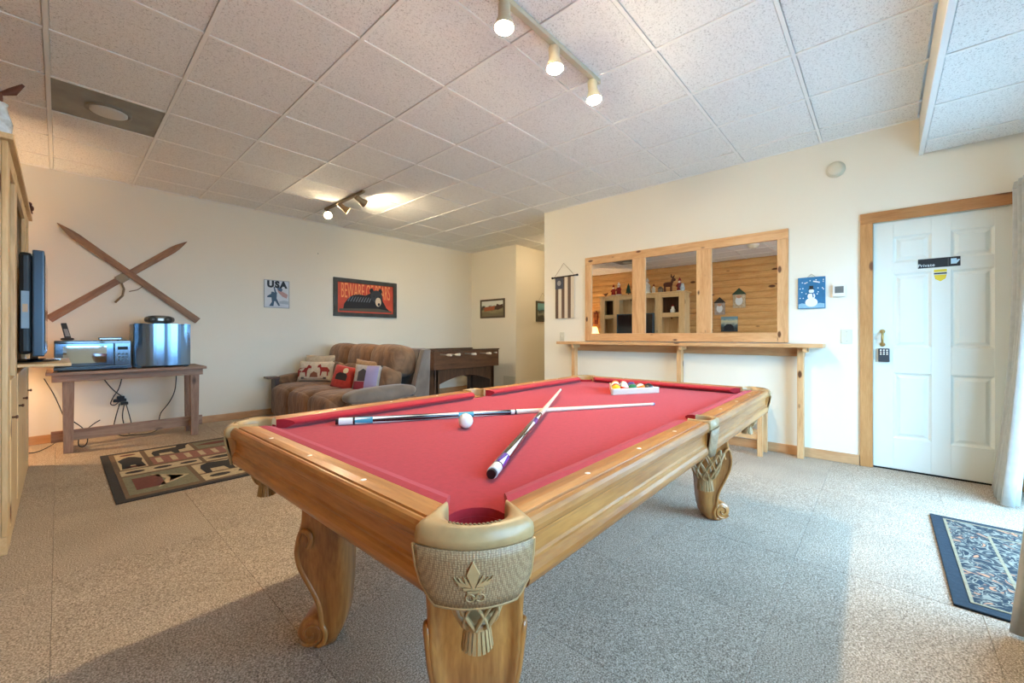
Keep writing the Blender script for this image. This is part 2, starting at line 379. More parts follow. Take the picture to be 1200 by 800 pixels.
ww = structure(obj('wall_window', MB().box(XL, YN-.12, 0, V0, YN, HC).box(V0, YN-.12, 0, V1, YN, VZ0).box(V0, YN-.12, VZ1, V1, YN, HC).box(V1, YN-.12, 0, G0, YN, HC).box(G0, YN-.12, GZ, G1, YN, HC).box(G1, YN-.12, 0, XW, YN, HC), M_wall), 'cream window wall with the glass door')
wlog = structure(obj('wall_log', MB().box(XL-.12, YN-.12, 0, XL-.03, YW+.1, HC+.03), M_log), 'knotty pine plank wall')
ph = HC/19
for k in range(19):
    y0 = YN
    for y1 in ([1.4+.9*(k%3), YW] if k % 2 else [3.2-.8*(k%3), YW]):
        m = MB(); prof = [(-.03,0),(.004,.002),(.010,.010),(.013,ph/2),(.010,ph-.010),(.004,ph-.002),(-.03,ph)]
        m.strip([[(XL+d-.012, y, k*ph+z) for d, z in prof] for y in (y0+.001, y1-.001)])
        obj('plank', m, M_log, wlog); y0 = y1
# baseboards
structure(obj('baseboard_left', MB().box(XL, YW-.016, 0, X2, YW, .085), M_trimx, bevel=.004), 'pine baseboard under the skis')
structure(obj('baseboard_right', MB().box(XW-.016, .147, 0, XW, YE, .085), M_trimy, bevel=.004), 'pine baseboard under the mirror')
structure(obj('baseboard_far', MB().box(X2-.016, Y3, 0, X2, YW-.02, .085), M_trimy, bevel=.004), 'pine baseboard behind the foosball table')
structure(obj('baseboard_window', MB().box(V0-.9, YN, 0, G0-.1, YN+.016, .085), M_trimx, bevel=.004), 'pine baseboard below the window')
# outside
structure(obj('ground', MB().box(-30, -40, -.3, 30, YN-.13, -.12), plain('pale_patio', srgb(150,150,146), .9)), 'pale paved ground outside the glass door')

# glass door and window
def glazed(name, x0, x1, z0, z1, cols, rows, label):
    fr = structure(obj(name, MB().box(x0, YN-.10, z0, x0+.06, YN-.02, z1).box(x1-.06, YN-.10, z0, x1, YN-.02, z1).box(x0+.06, YN-.10, z1-.06, x1-.06, YN-.02, z1).box(x0+.06, YN-.10, z0, x1-.06, YN-.02, z0+.07), M_white), label)
    w = (x1-x0-.12)/cols
    for c in range(1, cols): obj('mullion', MB().box(x0+.06+c*w-.035, YN-.09, z0+.07, x0+.06+c*w+.035, YN-.03, z1-.06), M_white, fr)
    for r in range(1, rows):
        z = z0+.07+(z1-z0-.13)*r/rows; obj('muntin', MB().box(x0+.06, YN-.075, z-.012, x1-.06, YN-.045, z+.012), M_white, fr)
    for c in range(cols): obj('pane', MB().box(x0+.06+c*w+(.035 if c else 0), YN-.063, z0+.07, x0+.06+(c+1)*w-(.035 if c < cols-1 else 0), YN-.057, z1-.06), M_glass, fr)
    return fr
glazed('window_1', G0, G1, 0.0, GZ, 2, 1, 'sliding glass door in white frame')
glazed('window_2', V0, V1, VZ0, VZ1, 3, 2, 'window with white muntins')

# the white six-panel door and its casing
door = structure(bpy.data.objects.new('door_1', None), 'white six panel door with pine casing'); COL.objects.link(door); door.location = (XW+.02, 0, 0)
cols = [(DY1-.124, DY1-.124-.216), (DY0+.124+.216, DY0+.124)]; rws = [(.262,.79),(.998,1.59),(1.684,1.892)]
def dpart(name, y0, z0, y1, z1): obj(name, MB().box(0, y0, z0, .036, y1, z1), M_doorw, door, bevel=.002, seg=1)
e = .002
dpart('stile', DY1-e, .012, cols[0][0], DZ-e); dpart('stile', cols[1][1], .012, DY0+e, DZ-e); dpart('mullion', cols[0][1], .012, cols[1][0], DZ-e)
for (ya, yb) in cols:
    zz = [.012]+[q for r in rws for q in r]+[DZ-e]
    for k in range(0, 8, 2): dpart('rail', ya, zz[k], yb, zz[k+1])
    for z0, z1 in rws:
        m = MB(); q = lambda i, x: [(x, ya-i, z0+i), (x, yb+i, z0+i), (x, yb+i, z1-i), (x, ya-i, z1-i)]
        rings = [q(0, .004), q(.014, .014), q(.022, .014), q(.042, .005)]
        for a, b in zip(rings, rings[1:]):
            m.add(a+b, [(i, (i+1)%4, 4+(i+1)%4, 4+i) for i in range(4)])
        m.add(rings[-1], [(0,1,2,3)]); obj('panel', m, M_doorw, door)
obj('light_blocker', MB().box(.04, DY0-.0, 0, .06, DY1+.0, DZ), M_doorw, door)  # unseen panel added behind the door, blocks sky light leaking past its edge
obj('sweep', MB().box(-.004, DY0+e, .0, .0, DY1-e, .012), M_dark, door)
lk = obj('lock_keypad', MB().box(-.028, -.040, .877, -.001, .030, .987), plain('keypad_grey', srgb(52,56,62), .5), door, bevel=.006); lk['label'] = 'dark grey keypad lock'
for r in range(3):
    for c in range(3):
        obj('button', MB().lathe([(.006,0),(.006,.004),(0,.005)], 8, (-.028, .014-.019*c, .972-.016*r), rotM('Y', -PI/2)), M_pearl, lk)
dh = obj('door_handle', MB().lathe([(.016,0),(.018,.006),(.013,.01)], 14, (-.001, .004, 1.125), rotM('Y', -PI/2)).lathe([(.016,0),(.018,.006),(.013,.01)], 14, (-.001, .004, 1.02), rotM('Y', -PI/2)).tube([(-.012,.004,1.128),(-.04,.004,1.115),(-.045,.004,1.075),(-.04,.004,1.035),(-.012,.004,1.018)], [.007,.008,.009,.008,.007], 8), M_brass, door); dh['label'] = 'brass pull handle'
cw = .081
structure(obj('trim_1', MB().box(XW-.02, DY1, 0, XW, DY1+cw, DZ+.0), M_casez, bevel=.003), 'left pine casing of white door')
structure(obj('trim_2', MB().box(XW-.022, DY0-cw, DZ, XW, DY1+cw, DZ+cw+.006), M_casey, bevel=.003), 'top pine casing of white door')
structure(obj('trim_3', MB().box(XW-.02, DY0-cw, 0, XW, DY0, DZ), M_casez, bevel=.003), 'right pine casing of white door')

# ================================================================ POOL TABLE
TZ = .77; BZ = .733
table = thing('pool_table', 'oak pool table with red cloth, carved scroll legs and tan leather pockets', 'pool table', (1.65, 1.15, 0), math.radians(.9))
HX, HY = 1.166, .598
def sweep_rail(prof, kind, sgn, s0, s1):
    # kind 'x': rail along x at y = sgn*(HY+d); kind 'y': along y at x = sgn*(HX+d); s0(d), s1(d) ends
    m = MB(); rows = []
    for s in (s0, s1):
        rows.append([((s(d), sgn*(HY+d), z) if kind == 'x' else (sgn*(HX+d), s(d), z)) for d, z in prof])
    n = len(prof); m.add(rows[0]+rows[1], [(i, (i+1)%n, n+(i+1)%n, n+i) for i in range(n)])
    m.add(rows[0], [tuple(range(n))]); m.add(rows[1], [tuple(range(n))]); return m
P_rail = [(0,TZ-.003),(.05,TZ),(.084,TZ-.001),(.088,TZ-.006),(.093,TZ-.006),(.096,TZ-.001),(.103,TZ-.001),(.112,TZ-.004),(.119,TZ-.011),(.122,TZ-.021),(.119,TZ-.031),(.112,TZ-.036),(.106,TZ-.037),(0,TZ-.037)]
P_rail = [(d*.64, z) for d, z in P_rail]
P_apron = [(.104,TZ-.036),(.104,TZ-.041),(.096,TZ-.045),(.093,TZ-.052),(.093,TZ-.078),(.099,TZ-.083),(.099,TZ-.088),(.107,TZ-.093),(.112,TZ-.103),(.112,TZ-.113),(.108,TZ-.121),(.098,TZ-.130),(.02,TZ-.130),(.02,TZ-.036)]
P_apron = [(d*.66, z) for d, z in P_apron]
P_cush = [(0.001,TZ-.003),(-.02,TZ-.001),(-.042,TZ-.006),(-.052,TZ-.012),(-.054,TZ-.017),(-.050,TZ-.022),(-.028,BZ+.001),(.001,BZ+.001)]
cs = lambda d: 1.08+.026*max(d,0)/.078 + (d*.9 if d < 0 else 0)          # long rail, corner end
sd = lambda d: .058-.008*max(d,0)/.078 - (d*.4 if d < 0 else 0)          # long rail, side pocket end
sh = lambda d: .515+.027*max(d,0)/.078 + (d*.9 if d < 0 else 0)           # short rail ends
for sg in (-1, 1):
    for hx in (-1, 1):
        a, b = (lambda d, h=hx: h*sd(d)), (lambda d, h=hx: h*cs(d))
        r = obj('rail', sweep_rail(P_rail, 'x', sg, a, b), M_oakx, table)
        obj('apron', sweep_rail(P_apron, 'x', sg, a, b), M_oakx, table)
        obj('cushion', sweep_rail(P_cush, 'x', sg, a, b), M_red, table, bevel=.006, seg=3)
        for k in (1, 2, 3):
            obj('sight', MB().lathe([(.007,0),(.006,.0008),(0,.001)], 12, (hx*.279*k, sg*(HY+.031), TZ-.0005), sx=1.0), M_pearl, r)
    a, b = (lambda d: -sh(d)), (lambda d: sh(d))
    r = obj('rail', sweep_rail(P_rail, 'y', sg, a, b), M_oaky, table)
    obj('apron', sweep_rail(P_apron, 'y', sg, a, b), M_oaky, table)
    obj('cushion', sweep_rail(P_cush, 'y', sg, a, b), M_red, table, bevel=.006, seg=3)
    for k in (-1, 0, 1):
        obj('sight', MB().lathe([(.007,0),(.006,.0008),(0,.001)], 12, (sg*(HX+.036), .279*k, TZ-.0005)), M_pearl, r)
# bed
PC = (1.148, .582); PRr = .058; SPY = .625; SPr = .050
poly = []
def bite(cx, cy, r, a0, a1, n=14): return [(cx+r*math.cos(math.radians(a0+(a1-a0)*i/n)), cy+r*math.sin(math.radians(a0+(a1-a0)*i/n))) for i in range(n+1)]
_a0 = -math.degrees(math.acos((HX-PC[0])/PRr)); _a1 = -180-math.degrees(math.asin((HY-PC[1])/PRr)); cor = bite(PC[0], PC[1], PRr, _a0, _a1)          # from short side round to long side, (+,+)
aS = math.degrees(math.asin((HY-SPY)/SPr)); side = bite(0, SPY, SPr, aS, -180-aS)   # (+y), from +x to -x
top = cor+side+[(-x, y) for x, y in cor[::-1]]
poly = top+[(-x, -y) for x, y in top]
obj('bed', MB().prism(poly, BZ-.03, BZ), M_red, table)
obj('frame', MB().box(-1.16, -.59, TZ-.128, 1.16, .59, BZ-.032).box(-1.05, -.46, .60, 1.05, .46, TZ-.129), M_oakx, table, bevel=.006)
def arc_out(n=22):        # outer chamfer curve of the canonical corner from long rail to short rail
    A, B, c = Vector((1.110, .684)), Vector((1.258, .545)), Vector((1.234, .664))
    return [A*(1-t)**2+c*2*t*(1-t)+B*t*t for t in [i/n for i in range(n+1)]]
def collar_mesh(outer, inner, zt=TZ, bulge=None):
    m = MB(); rows = []; k = len(outer)
    for i in range(k):
        o, q = outer[i], inner[i]; dv = (o-q); L = dv.length; u = dv/L if L > 1e-4 else Vector((0,0)); bl = bulge[i] if bulge else 0
        g = lambda f, ex=0: q+dv*f+u*ex
        pts = [(g(0), zt-.045), (g(0), zt-.012), (g(.06), zt-.002), (g(.3), zt+.004), (g(.6), zt+.005), (g(.85), zt+.003), (g(1), zt-.004), (g(1, .007*bl), zt-.013), (g(1, .006*bl), zt-.024), (g(1,-.002), zt-.032), (g(.9), zt-.040)]
        rows.append([(p.x, p.y, z) for p, z in pts])
    m.strip(rows); m.add(rows[0], [tuple(range(len(rows[0])))]); m.add(rows[-1], [tuple(range(len(rows[-1])))]); return m
def resample(pts, n):
    d = [0]
    for a, b in zip(pts, pts[1:]): d.append(d[-1]+(b-a).length)
    out = []; j = 0
    for i in range(n+1):
        t = d[-1]*i/n
        while j < len(d)-2 and d[j+1] < t: j += 1
        f = (t-d[j])/max(d[j+1]-d[j], 1e-9); out.append(pts[j].lerp(pts[j+1], f))
    return out
def net(c, mir=(1,1)):
    m = MB(); x0, y0 = c; nn = 9
    for k in range(nn):
        for dr in (-1, 1):
            pts = []
            for i in range(9):
                t = i/8; a = 2*PI*k/nn+dr*t*1.15; r = .056*(1-t)**.55*.75+.022
                pts.append((x0+r*math.cos(a), y0+r*math.sin(a), .648-.105*t))
            m.tube(pts, .0048, 6, flat=.6)
    return m
def fringe(c):
    m = MB(); x0, y0 = c; n = 20
    m.lathe([(.018,.556),(.026,.552),(.027,.542),(.022,.538)], 16, (x0, y0, 0))
    for k in range(n):
        a = 2*PI*k/n; da = .11
        def pt(r, z, aa): return (x0+r*math.cos(aa), y0+r*math.sin(aa), z)
        b = [pt(.024,.504,a-da), pt(.031,.502,a-da*.9), pt(.031,.502,a+da*.9), pt(.024,.504,a+da)]
        t = [pt(.018,.542,a-da), pt(.025,.541,a-da), pt(.025,.541,a+da), pt(.018,.542,a+da)]
        m.hexa(b, t)
    return m
M_liner = plain('pocket_liner', srgb(70,46,36), .7)
for sxn in (-1, 1):
    for syn in (-1, 1):
        fl = lambda ps: [Vector((p[0]*sxn, p[1]*syn)) for p in ps]
        ao = arc_out()
        outer = fl(resample([Vector((1.08,.598)), Vector((1.098,.65))]+ao+[Vector((1.222,.535)), Vector((1.166,.515))], 40))
        inner = fl([Vector((PC[0]+PRr*math.cos(math.radians(t)), PC[1]+PRr*math.sin(math.radians(t)))) for t in [160-230*i/40 for i in range(41)]])
        bl = [min(1, max(0, min((i-8)/5, (32-i)/5))) for i in range(41)]
        near = sxn < 0 and syn < 0
        pk = obj('corner_pocket', collar_mesh(outer, inner, TZ, bl), M_leather, table); pk['label'] = 'tan leather pocket collar'
        st = MB()
        for i in range(14, 27):
            p = inner[i].lerp(outer[i], .34); st.box(p.x-.0022, p.y-.0022, TZ+.0035, p.x+.0022, p.y+.0022, TZ+.0056)
        obj('stitching', st, C('stitch', 120, 92, 60), pk)
        m = MB(); cx, cy = PC[0]*sxn, PC[1]*syn
        m.lathe([(PRr+.0015,TZ-.02),(PRr+.0015,.69)], 20, (cx, cy, 0)); m.f = m.f[:-2]; m.sm = m.sm[:-2]; obj('liner', m, M_red, pk); obj('pocket_bottom', MB().lathe([(PRr+.0015,.6899),(PRr*.85,.655),(0,.65)], 20, (cx, cy, 0)), M_liner, pk)
        # shield
        aos = fl(ao); rows = []; nA = len(aos); cen = Vector((cx*.9, cy*.9)); low = []
        for i, p in enumerate(aos):
            t = i/(nA-1); u = (p-cen).normalized(); q = p+u*.002
            zl = .636+.03*max(0, 1-min(t, 1-t)/.12) + .006*math.sin(PI*t)**8*0
            rows.append([(q.x+u.x*(.003*math.sin(PI*k/5)-.018*k/5), q.y+u.y*(.003*math.sin(PI*k/5)-.018*k/5), TZ-.030-(TZ-.030-zl)*k/5) for k in range(6)])
        sh_o = obj('shield', MB().strip(rows), M_weave, pk, solid=.004)
        rim = [rows[0][k] for k in range(6)]+[r[5] for r in rows[1:-1]]+[rows[-1][k] for k in range(5, -1, -1)]
        obj('shield_rim', MB().tube(rim, .0032, 6), M_leather, pk)
        def ringp(ins, z): return [(1.094*sxn,.655*syn,z)]+[((p-(p-cen).normalized()*ins).x, (p-(p-cen).normalized()*ins).y, z) for p in aos]+[(1.225*sxn,.535*syn,z)]+[((PC[0]+.0625*math.cos(math.radians(-60+210*i/16)))*sxn, (PC[1]+.0625*math.sin(math.radians(-60+210*i/16)))*syn, z) for i in range(17)]
        ra, rb = ringp(.024, TZ-.129), ringp(.006, TZ-.033); nn_ = len(ra)
        obj('corner_block', MB().add(ra+rb, [tuple(range(nn_)), tuple(range(nn_,2*nn_))]+[(i,(i+1)%nn_,nn_+(i+1)%nn_,nn_+i) for i in range(nn_)]), M_oakz, table)
        # crest
        i0 = nA//2; p = aos[i0]; u = (p-cen).normalized(); rt = Vector((-u.y, u.x)); o3 = p+u*.0085
        _L = sum((aos[i+1]-aos[i]).length for i in range(nA-1))
        def fr(a, b, c, s=(1 if sxn*syn > 0 else -1)):
            f = min(max((.5-s*a/_L)*(nA-1), 0), nA-1.001); j = int(f); q = aos[j].lerp(aos[j+1], f-j); v = (q-cen).normalized()
            k5 = (TZ-.030-(.690+b))/.104; q = q+v*(.002+.003*math.sin(PI*max(0,min(1,k5)))-.018*k5+.004+c)
            return (q.x, q.y, .690+b)
        m = MB()
        m.prism([(-.011,.012),(0,.034),(.011,.012),(.002,-.012),(-.002,-.012)], -.004, .002, fr)
        for s in (-1, 1):
            for a1, b1, w in ((.017,.006,.004),(.026,.003,.004),(.034,.004,.003)):
                m.prism([(s*.003,-.012),(s*(a1-w),b1-.002),(s*a1,b1+.003),(s*(a1*.75),-.008)], -.004, .0012, fr)
        m.prism(rect(-.018,-.016,.018,-.012), -.004, .002, fr).prism(rect(-.012,-.022,.012,-.018), -.004, .001, fr)
        obj('crest', m, M_leather, pk)
        ring = MB(); ring.tube([fr(.008*math.cos(t)-.008, -.031+.007*math.sin(t), 0) for t in [2*PI*k/14 for k in range(15)]], .0012, 5)
        ring.tube([fr(.008*math.cos(t)+.010, -.031+.007*math.sin(t), 0) for t in [2*PI*k/14 for k in range(15)]], .0012, 5)
        ring.tube([fr(x, y, 0) for x, y in ((-.004,-.026),(-.001,-.036),(.001,-.029),(.003,-.036),(.006,-.026))], .0011, 5)
        obj('monogram', ring, M_leather, pk)
        nc = (1.125*sxn, .56*syn)
        obj('pocket_net', net(nc), M_leather, pk); obj('fringe', fringe(nc), M_leather, pk)
for syn in (-1, 1):
    out = resample([Vector((-.058,.598*syn)), Vector((-.052,.680*syn)), Vector((.052,.680*syn)), Vector((.058,.598*syn))], 36)
    inn = [Vector((SPr*math.cos(math.radians(t)), (SPY+SPr*math.sin(math.radians(t)))*syn)) for t in [215-250*i/36 for i in range(37)]]
    bl = [min(1, max(0, min((i-14)/3, (22-i)/3))) for i in range(37)]
    pk = obj('side_pocket', collar_mesh(out, inn, TZ, bl), M_leather, table); pk['label'] = 'tan leather pocket collar'
    obj('liner', MB().lathe([(SPr*.9,TZ-.04),(SPr*.9,.66),(SPr*.7,.645),(0,.644)], 20, (0, SPY*syn, 0)), M_liner, pk)
    rows = [[(x, (.682-.012*k/4+.004*math.sin(PI*(x+.055)/.11))*syn, TZ-.030-(.104-.02*max(0,(abs(x)-.038)/.017))*k/4) for k in range(5)] for x in [-.055+.11*i/10 for i in range(11)]]
    obj('shield', MB().strip(rows), M_weave, pk, solid=.004)
    obj('shield_block', MB().box(-.056, .60*syn, TZ-.129, .056, .666*syn, TZ-.037), M_oakz, table)
    obj('pocket_net', net((0, (SPY+.02)*syn)), M_leather, pk); obj('fringe', fringe((0, (SPY+.02)*syn)), M_leather, pk)
# legs
ST = [(.645,.06,-.11,.125),(.56,.055,-.10,.115),(.50,.05,-.092,.105),(.46,.053,-.088,.102),(.42,.064,-.085,.10),(.385,.075,-.082,.097),(.35,.08,-.08,.092),(.31,.077,-.08,.085),(.27,.066,-.08,.077),(.23,.05,-.08,.07),(.19,.032,-.078,.066),(.155,.02,-.076,.063),(.12,.014,-.073,.062),(.08,.014,-.067,.062),(.04,.022,-.055,.062),(.012,.03,-.04,.060),(.0,.03,-.03,.056)]
m = MB(); rows = []
for z, u, i, T in ST:
    hlf = [(i,.7*T),(i+.02,.93*T),((u+i)/2,.99*T),(u-.030,.97*T),(u-.020,1.06*T),(u-.004,1.07*T),(u+.003,.95*T),(u-.010,.86*T),(u-.006,.6*T),(u+.002,.3*T)]
    ring = hlf+[(u+.004,0)]+[(o,-p) for o, p in hlf[::-1]]
    rows.append([(o, p, z) for o, p in ring]+[(ring[0][0], ring[0][1], z)])
m.strip(rows); m.add(rows[-1][:-1], [tuple(range(len(rows[0])-1))]); m.add(rows[0][:-1], [tuple(range(len(rows[0])-1))])
leg0 = obj('leg', m, M_oakz, table, weld=True)
ms = MB(); MX = rotM('X', PI/2)
ms.lathe([(.0,-.070),(.030,-.070),(.044,-.066),(.049,-.058),(.049,.058),(.044,.066),(.030,.070),(0,.070)], 24, (.036,0,.058), MX)
for s in (-1, 1):
    ms.tube([(.036+(.044-.036*t/9.0)*math.cos(-t-.6), s*(.069+.0005*t), .058+(.044-.036*t/9.0)*math.sin(-t-.6)) for t in [9.0*k/40 for k in range(41)]], [.006-.003*k/40 for k in range(41)], 6)
obj('scroll', ms, M_oakz, leg0)
for sg_ in (-1, 1):
    bp_ = [(.028,sg_*.108,.375),(.020,sg_*.110,.395),(.022,sg_*.111,.415),(.036,sg_*.111,.430),(.052,sg_*.110,.428)]
    bp_ += [(u-.010, sg_*T*1.06, z) for z, u, i, T in ST if .1 < z < .42]+[(.0,sg_*.066,.085),(-.012,sg_*.066,.055),(-.006,sg_*.066,.022),(.012,sg_*.064,.010)]
    P_ = [Vector(p) for p in bp_]; out_ = []
    for i_ in range(len(P_)-1):
        p0, p1, p2, p3 = P_[max(i_-1,0)], P_[i_], P_[i_+1], P_[min(i_+2,len(P_)-1)]
        for k_ in range(4):
            t = k_/4; out_.append(.5*((2*p1)+(p2-p0)*t+(2*p0-5*p1+4*p2-p3)*t*t+(3*p1-p0-3*p2+p3)*t**3))
    obj('edge_bead', MB().tube(out_+[P_[-1]], .0085, 8), M_oakz, leg0)
obj('foot_pad', MB().lathe([(.05,0),(.055,.006),(.05,.014)], 20, (.02,0,0), sx=1.0, sy=1.1), M_oakz, leg0)
LP = [(-.985,-.41),(-.985,.36),(.985,-.39),(.985,.36)]
for k, (x, y) in enumerate(LP):
    l = leg0 if k == 0 else copy_tree(leg0, table)
    l.location = (x, y, 0); l.rotation_euler = (0, 0, math.atan2(1 if y > 0 else -1, 1 if x > 0 else -1))
    obj('leg_block', MB().box(x-.10, y-.10, .585, x+.10, y+.10, TZ-.13), M_oakz, table, bevel=.01)

# ================================================================ BAR, MIRROR, RIGHT WALL
mir = thing('wall_mirror', 'long three pane mirror in knotty pine frame above the bar', 'mirror', (XW, 0, 0))
MZ0, MZ1 = 1.028, 2.082
def fb(name, y0, y1, z0, z1, mat, t=.03): return obj(name, MB().box(-t, y0, z0, -.001, y1, z1), mat, mir, bevel=.003)
fb('top_board', .647, 2.822, 1.99, MZ1, M_piney); fb('bottom_board', .735, 2.734, MZ0, 1.120, M_piney)
fb('end_board', .647, .735, MZ0, 1.989, M_pinez, .028); fb('end_board', 2.734, 2.822, MZ0, 1.989, M_pinez, .028)
fb('divider', 1.311, 1.46, 1.121, 1.989, M_pinez, .028); fb('divider', 2.025, 2.182, 1.121, 1.989, M_pinez, .028)
for y0, y1 in ((.7355,1.3105),(1.4605,2.0245),(2.1825,2.7335)):
    obj('mirror_pane', MB().box(-.012, y0, 1.1205, -.002, y1, 1.9885), M_mirror, mir)
bar = thing('bar_shelf', 'narrow pine drinks bar on posts under the mirror', 'bar', (XW, 0, 0))
obj('top', MB().box(-.225, .375, .987, -.001, 3.13, 1.02), M_piney, bar, bevel=.004)
obj('apron', MB().box(-.05, .52, .905, -.018, 2.96, .986), wood('bar_apron', srgb(176,128,84), srgb(206,160,112), 'y', .5, knots=4), bar, bevel=.003)
for y in (.545, 1.606, 2.94):
    obj('post', MB().box(-.125, y-.024, 0, -.052, y+.024, .986), M_pinez, bar, bevel=.004)
    obj('bracket', MB().box(-.051, y-.024, .90, -.018, y+.024, .904).box(-.20, y-.055, .945, -.03, y-.025, .986), M_pinex, bar, bevel=.003)
bench = thing('low_bench', 'low pine bench tucked under the bar', 'bench', (4.375, 1.08, 0))
obj('seat', MB().box(-.14, -.28, .43, .10, .28, .47), M_piney, bench, bevel=.006)
for sx_ in (-.112, .085):
    for sy_ in (-.255, .255): obj('leg', MB().box(sx_-.02, sy_-.02, 0, sx_+.02, sy_+.02, .429), M_pinez, bench, bevel=.003)
obj('stretcher', MB().box(-.125, -.234, .15, -.100, .234, .20), M_piney, bench, bevel=.003)
obj('stretcher', MB().box(.072, -.234, .15, .097, .234, .20), M_piney, bench, bevel=.003)

# flag hanging
fl_ = thing('flag_hanging', 'brown and cream striped cloth flag hanging from a dark rod', 'wall hanging', (XW, 3.145, 1.6))
obj('rod', MB().tube([(-.02,.195,.277),(-.02,-.195,.285)], .009, 8).lathe([(0,-.018),(.014,-.008),(.014,.008),(0,.018)], 10, (-.02,.20,.277), rotM('X',PI/2)).lathe([(0,-.018),(.014,-.008),(.014,.008),(0,.018)], 10, (-.02,-.20,.285), rotM('X',PI/2)), C('dark_rod',48,40,34), fl_)
for k in range(6):
    y1 = .15-.05*k
    obj('stripe', MB().box(-.018-.002*(k%2), y1-.0495, -.275, -.008, y1, .275), C('flag_brown',104,82,66) if k % 2 == 0 else C('flag_cream',218,204,180), fl_)
obj('canton', MB().box(-.024, .02, .12, -.0205, .148, .272), C('flag_navy',70,72,84), fl_)
obj('star_ring', MB().prism(ell(0,0,.03,.035,16), .0245, .026, lambda a,b,c: (-c, .084+a, .197+b)), C('flag_grey',150,150,150), fl_)
obj('string', MB().tube([(-.02,.16,.285),(-.012,.02,.462),(-.02,-.15,.293)], .003, 5), C('twine',170,156,130), fl_)
# switches
def switch_plate(label, y, z, frame_x=XW, w=.038, h=.06, toggles=1):
    s = thing('light_switch', label, 'light switch', (frame_x, y, z))
    obj('plate', MB().box(-.007, -w, -h, 0, w, h), M_ivory, s, bevel=.002)
    for t in range(toggles): obj('toggle', MB().box(-.017, -.005, -.004, -.0071, .005, .016), M_ivory, s, bevel=.001)
    for zz in (-.04, .04): obj('screw', MB().lathe([(.003,0),(.002,.0015)], 8, (-.0071,0,zz), rotM('Y',-PI/2)), M_silver, s)
    return s
switch_plate('ivory light switch plate beside the door casing', .232, 1.085)
switch_plate('ivory light switch plate under the striped flag', 3.195, 1.08)
th = thing('thermostat', 'white wall thermostat with grey screen', 'thermostat', (XW, .281, 1.481))
obj('body', MB().box(-.028, -.045, -.052, 0, .045, .052), M_white, th, bevel=.005)
obj('screen', MB().box(-.0295, -.031, -.022, -.0281, .029, .036), C('lcd_grey',112,118,116,.3), th)
sm = thing('smoke_alarm', 'round cream smoke alarm high on the wall', 'smoke alarm', (XW, .306, 2.535))
obj('base', MB().lathe([(.068,0),(.068,.012),(.062,.016)], 28, (0,0,0), rotM('Y',-PI/2)), M_ivory, sm)
obj('cover', MB().lathe([(.060,.0162),(.058,.03),(.045,.04),(.02,.043),(0,.043)], 28, (0,0,0), rotM('Y',-PI/2)), M_ivory, sm)
# snowman plaque
sn = thing('snowman_sign', 'square blue sign painted with a white snowman in a black hat', 'sign', (XW, .476, 1.475))
obj('board', MB().box(-.016, -.1, -.141, -.002, .1, .141), plain('sign_blue', srgb(34,112,158), .6, noise=.15, nscale=20), sn, bevel=.003)
snow = C('snow_white', 232,238,240)
m = MB().prism(ell(0,-.085,.045,.04), .0165, .0185, fR).prism(ell(0,-.03,.028,.03), .0165, .019, fR).prism(ell(0,.015,.019,.02), .0165, .0195, fR); obj('snowman', m, snow, sn)
obj('hat', MB().prism(rect(-.024,.030,.024,.036), .0165, .021, fR).prism(rect(-.014,.036,.014,.062), .0165, .021, fR), M_ink, sn)
obj('scarf', MB().prism(rect(-.02,-.008,.02,0), .0195, .021, fR).prism([(.006,-.008),(.014,-.008),(.018,-.04),(.010,-.042)], .0195, .021, fR), C('scarf_blue',60,110,150), sn)
m = MB()
for k in range(26):
    a, b = random.uniform(-.088,.088), random.uniform(-.05,.12)
    if abs(a) < .035 and b < .07: continue
    m.prism(ell(a,b,.005,.005,6), .0161, .0172, fR)
obj('snowflakes', m, snow, sn)
obj('snow_bank', MB().prism([(-.095,-.135),(.095,-.135),(.095,-.10),(.06,-.092),(.02,-.108),(-.03,-.1),(-.07,-.09),(-.095,-.1)], .0161, .0168, fR), C('snow_shade',140,186,208), sn)
obj('lettering_arc', MB().prism([(.012,.098),(.06,.085),(.062,.094),(.014,.108)], .0161, .0172, fR).prism([(-.03,.1),(-.05,.088),(-.046,.082),(-.026,.094)], .0161, .0172, fR), snow, sn)
obj('hanger', MB().tube([(-.01,.03,.14),(-.004,.0,.17),(-.01,-.03,.14)], .002, 5), C('twine',170,156,130), sn)
# signs on the door
ps = thing('door_sign', 'black nameplate reading Private stuck across the white door', 'sign', (XW+.019, -.318, 1.655), rot=(0, 0, 0))
obj('plate', MB().box(-.006, -.114, -.036, 0, .114, .036), M_ink, ps, bevel=.002)
txt('lettering', 'Private', .034, (-.0066, .068, -.016), RR, snow, ps)
obj('divider', MB().box(-.0068, -.0505, -.033, -.0061, -.0495, .033), C('rule_grey',150,150,150), ps)
obj('pictogram', MB().prism([(-.018,-.018),(.012,-.018),(.03,.012),(.022,.016),(.014,.006),(.012,.022),(-.018,.022)], .0061, .007, lambda a,b,c: (-c, -.082-a, b)), C('pict_blue',190,220,235), ps)
ys_ = thing('shield_sticker', 'small yellow shield sticker below the black nameplate', 'sticker', (XW+.019, -.327, 1.555))
fRs = lambda a,b,c: (-c,-a,b)
obj('backing', MB().prism([(-.038,.05),(.038,.05),(.038,.0),(.03,-.028),(0,-.05),(-.03,-.028),(-.038,0)], 0, .001, fRs), snow, ys_)
obj('shield', MB().prism([(-.035,.047),(.035,.047),(.035,.026),(-.035,.026)], .001, .0018, fRs).prism([(-.035,.006),(.035,.006),(.028,-.026),(0,-.046),(-.028,-.026)], .001, .0018, fRs), C('shield_yellow',222,196,50), ys_)
obj('band', MB().prism(rect(-.035,.010,.035,.022), .001, .0018, fRs), M_ink, ys_)

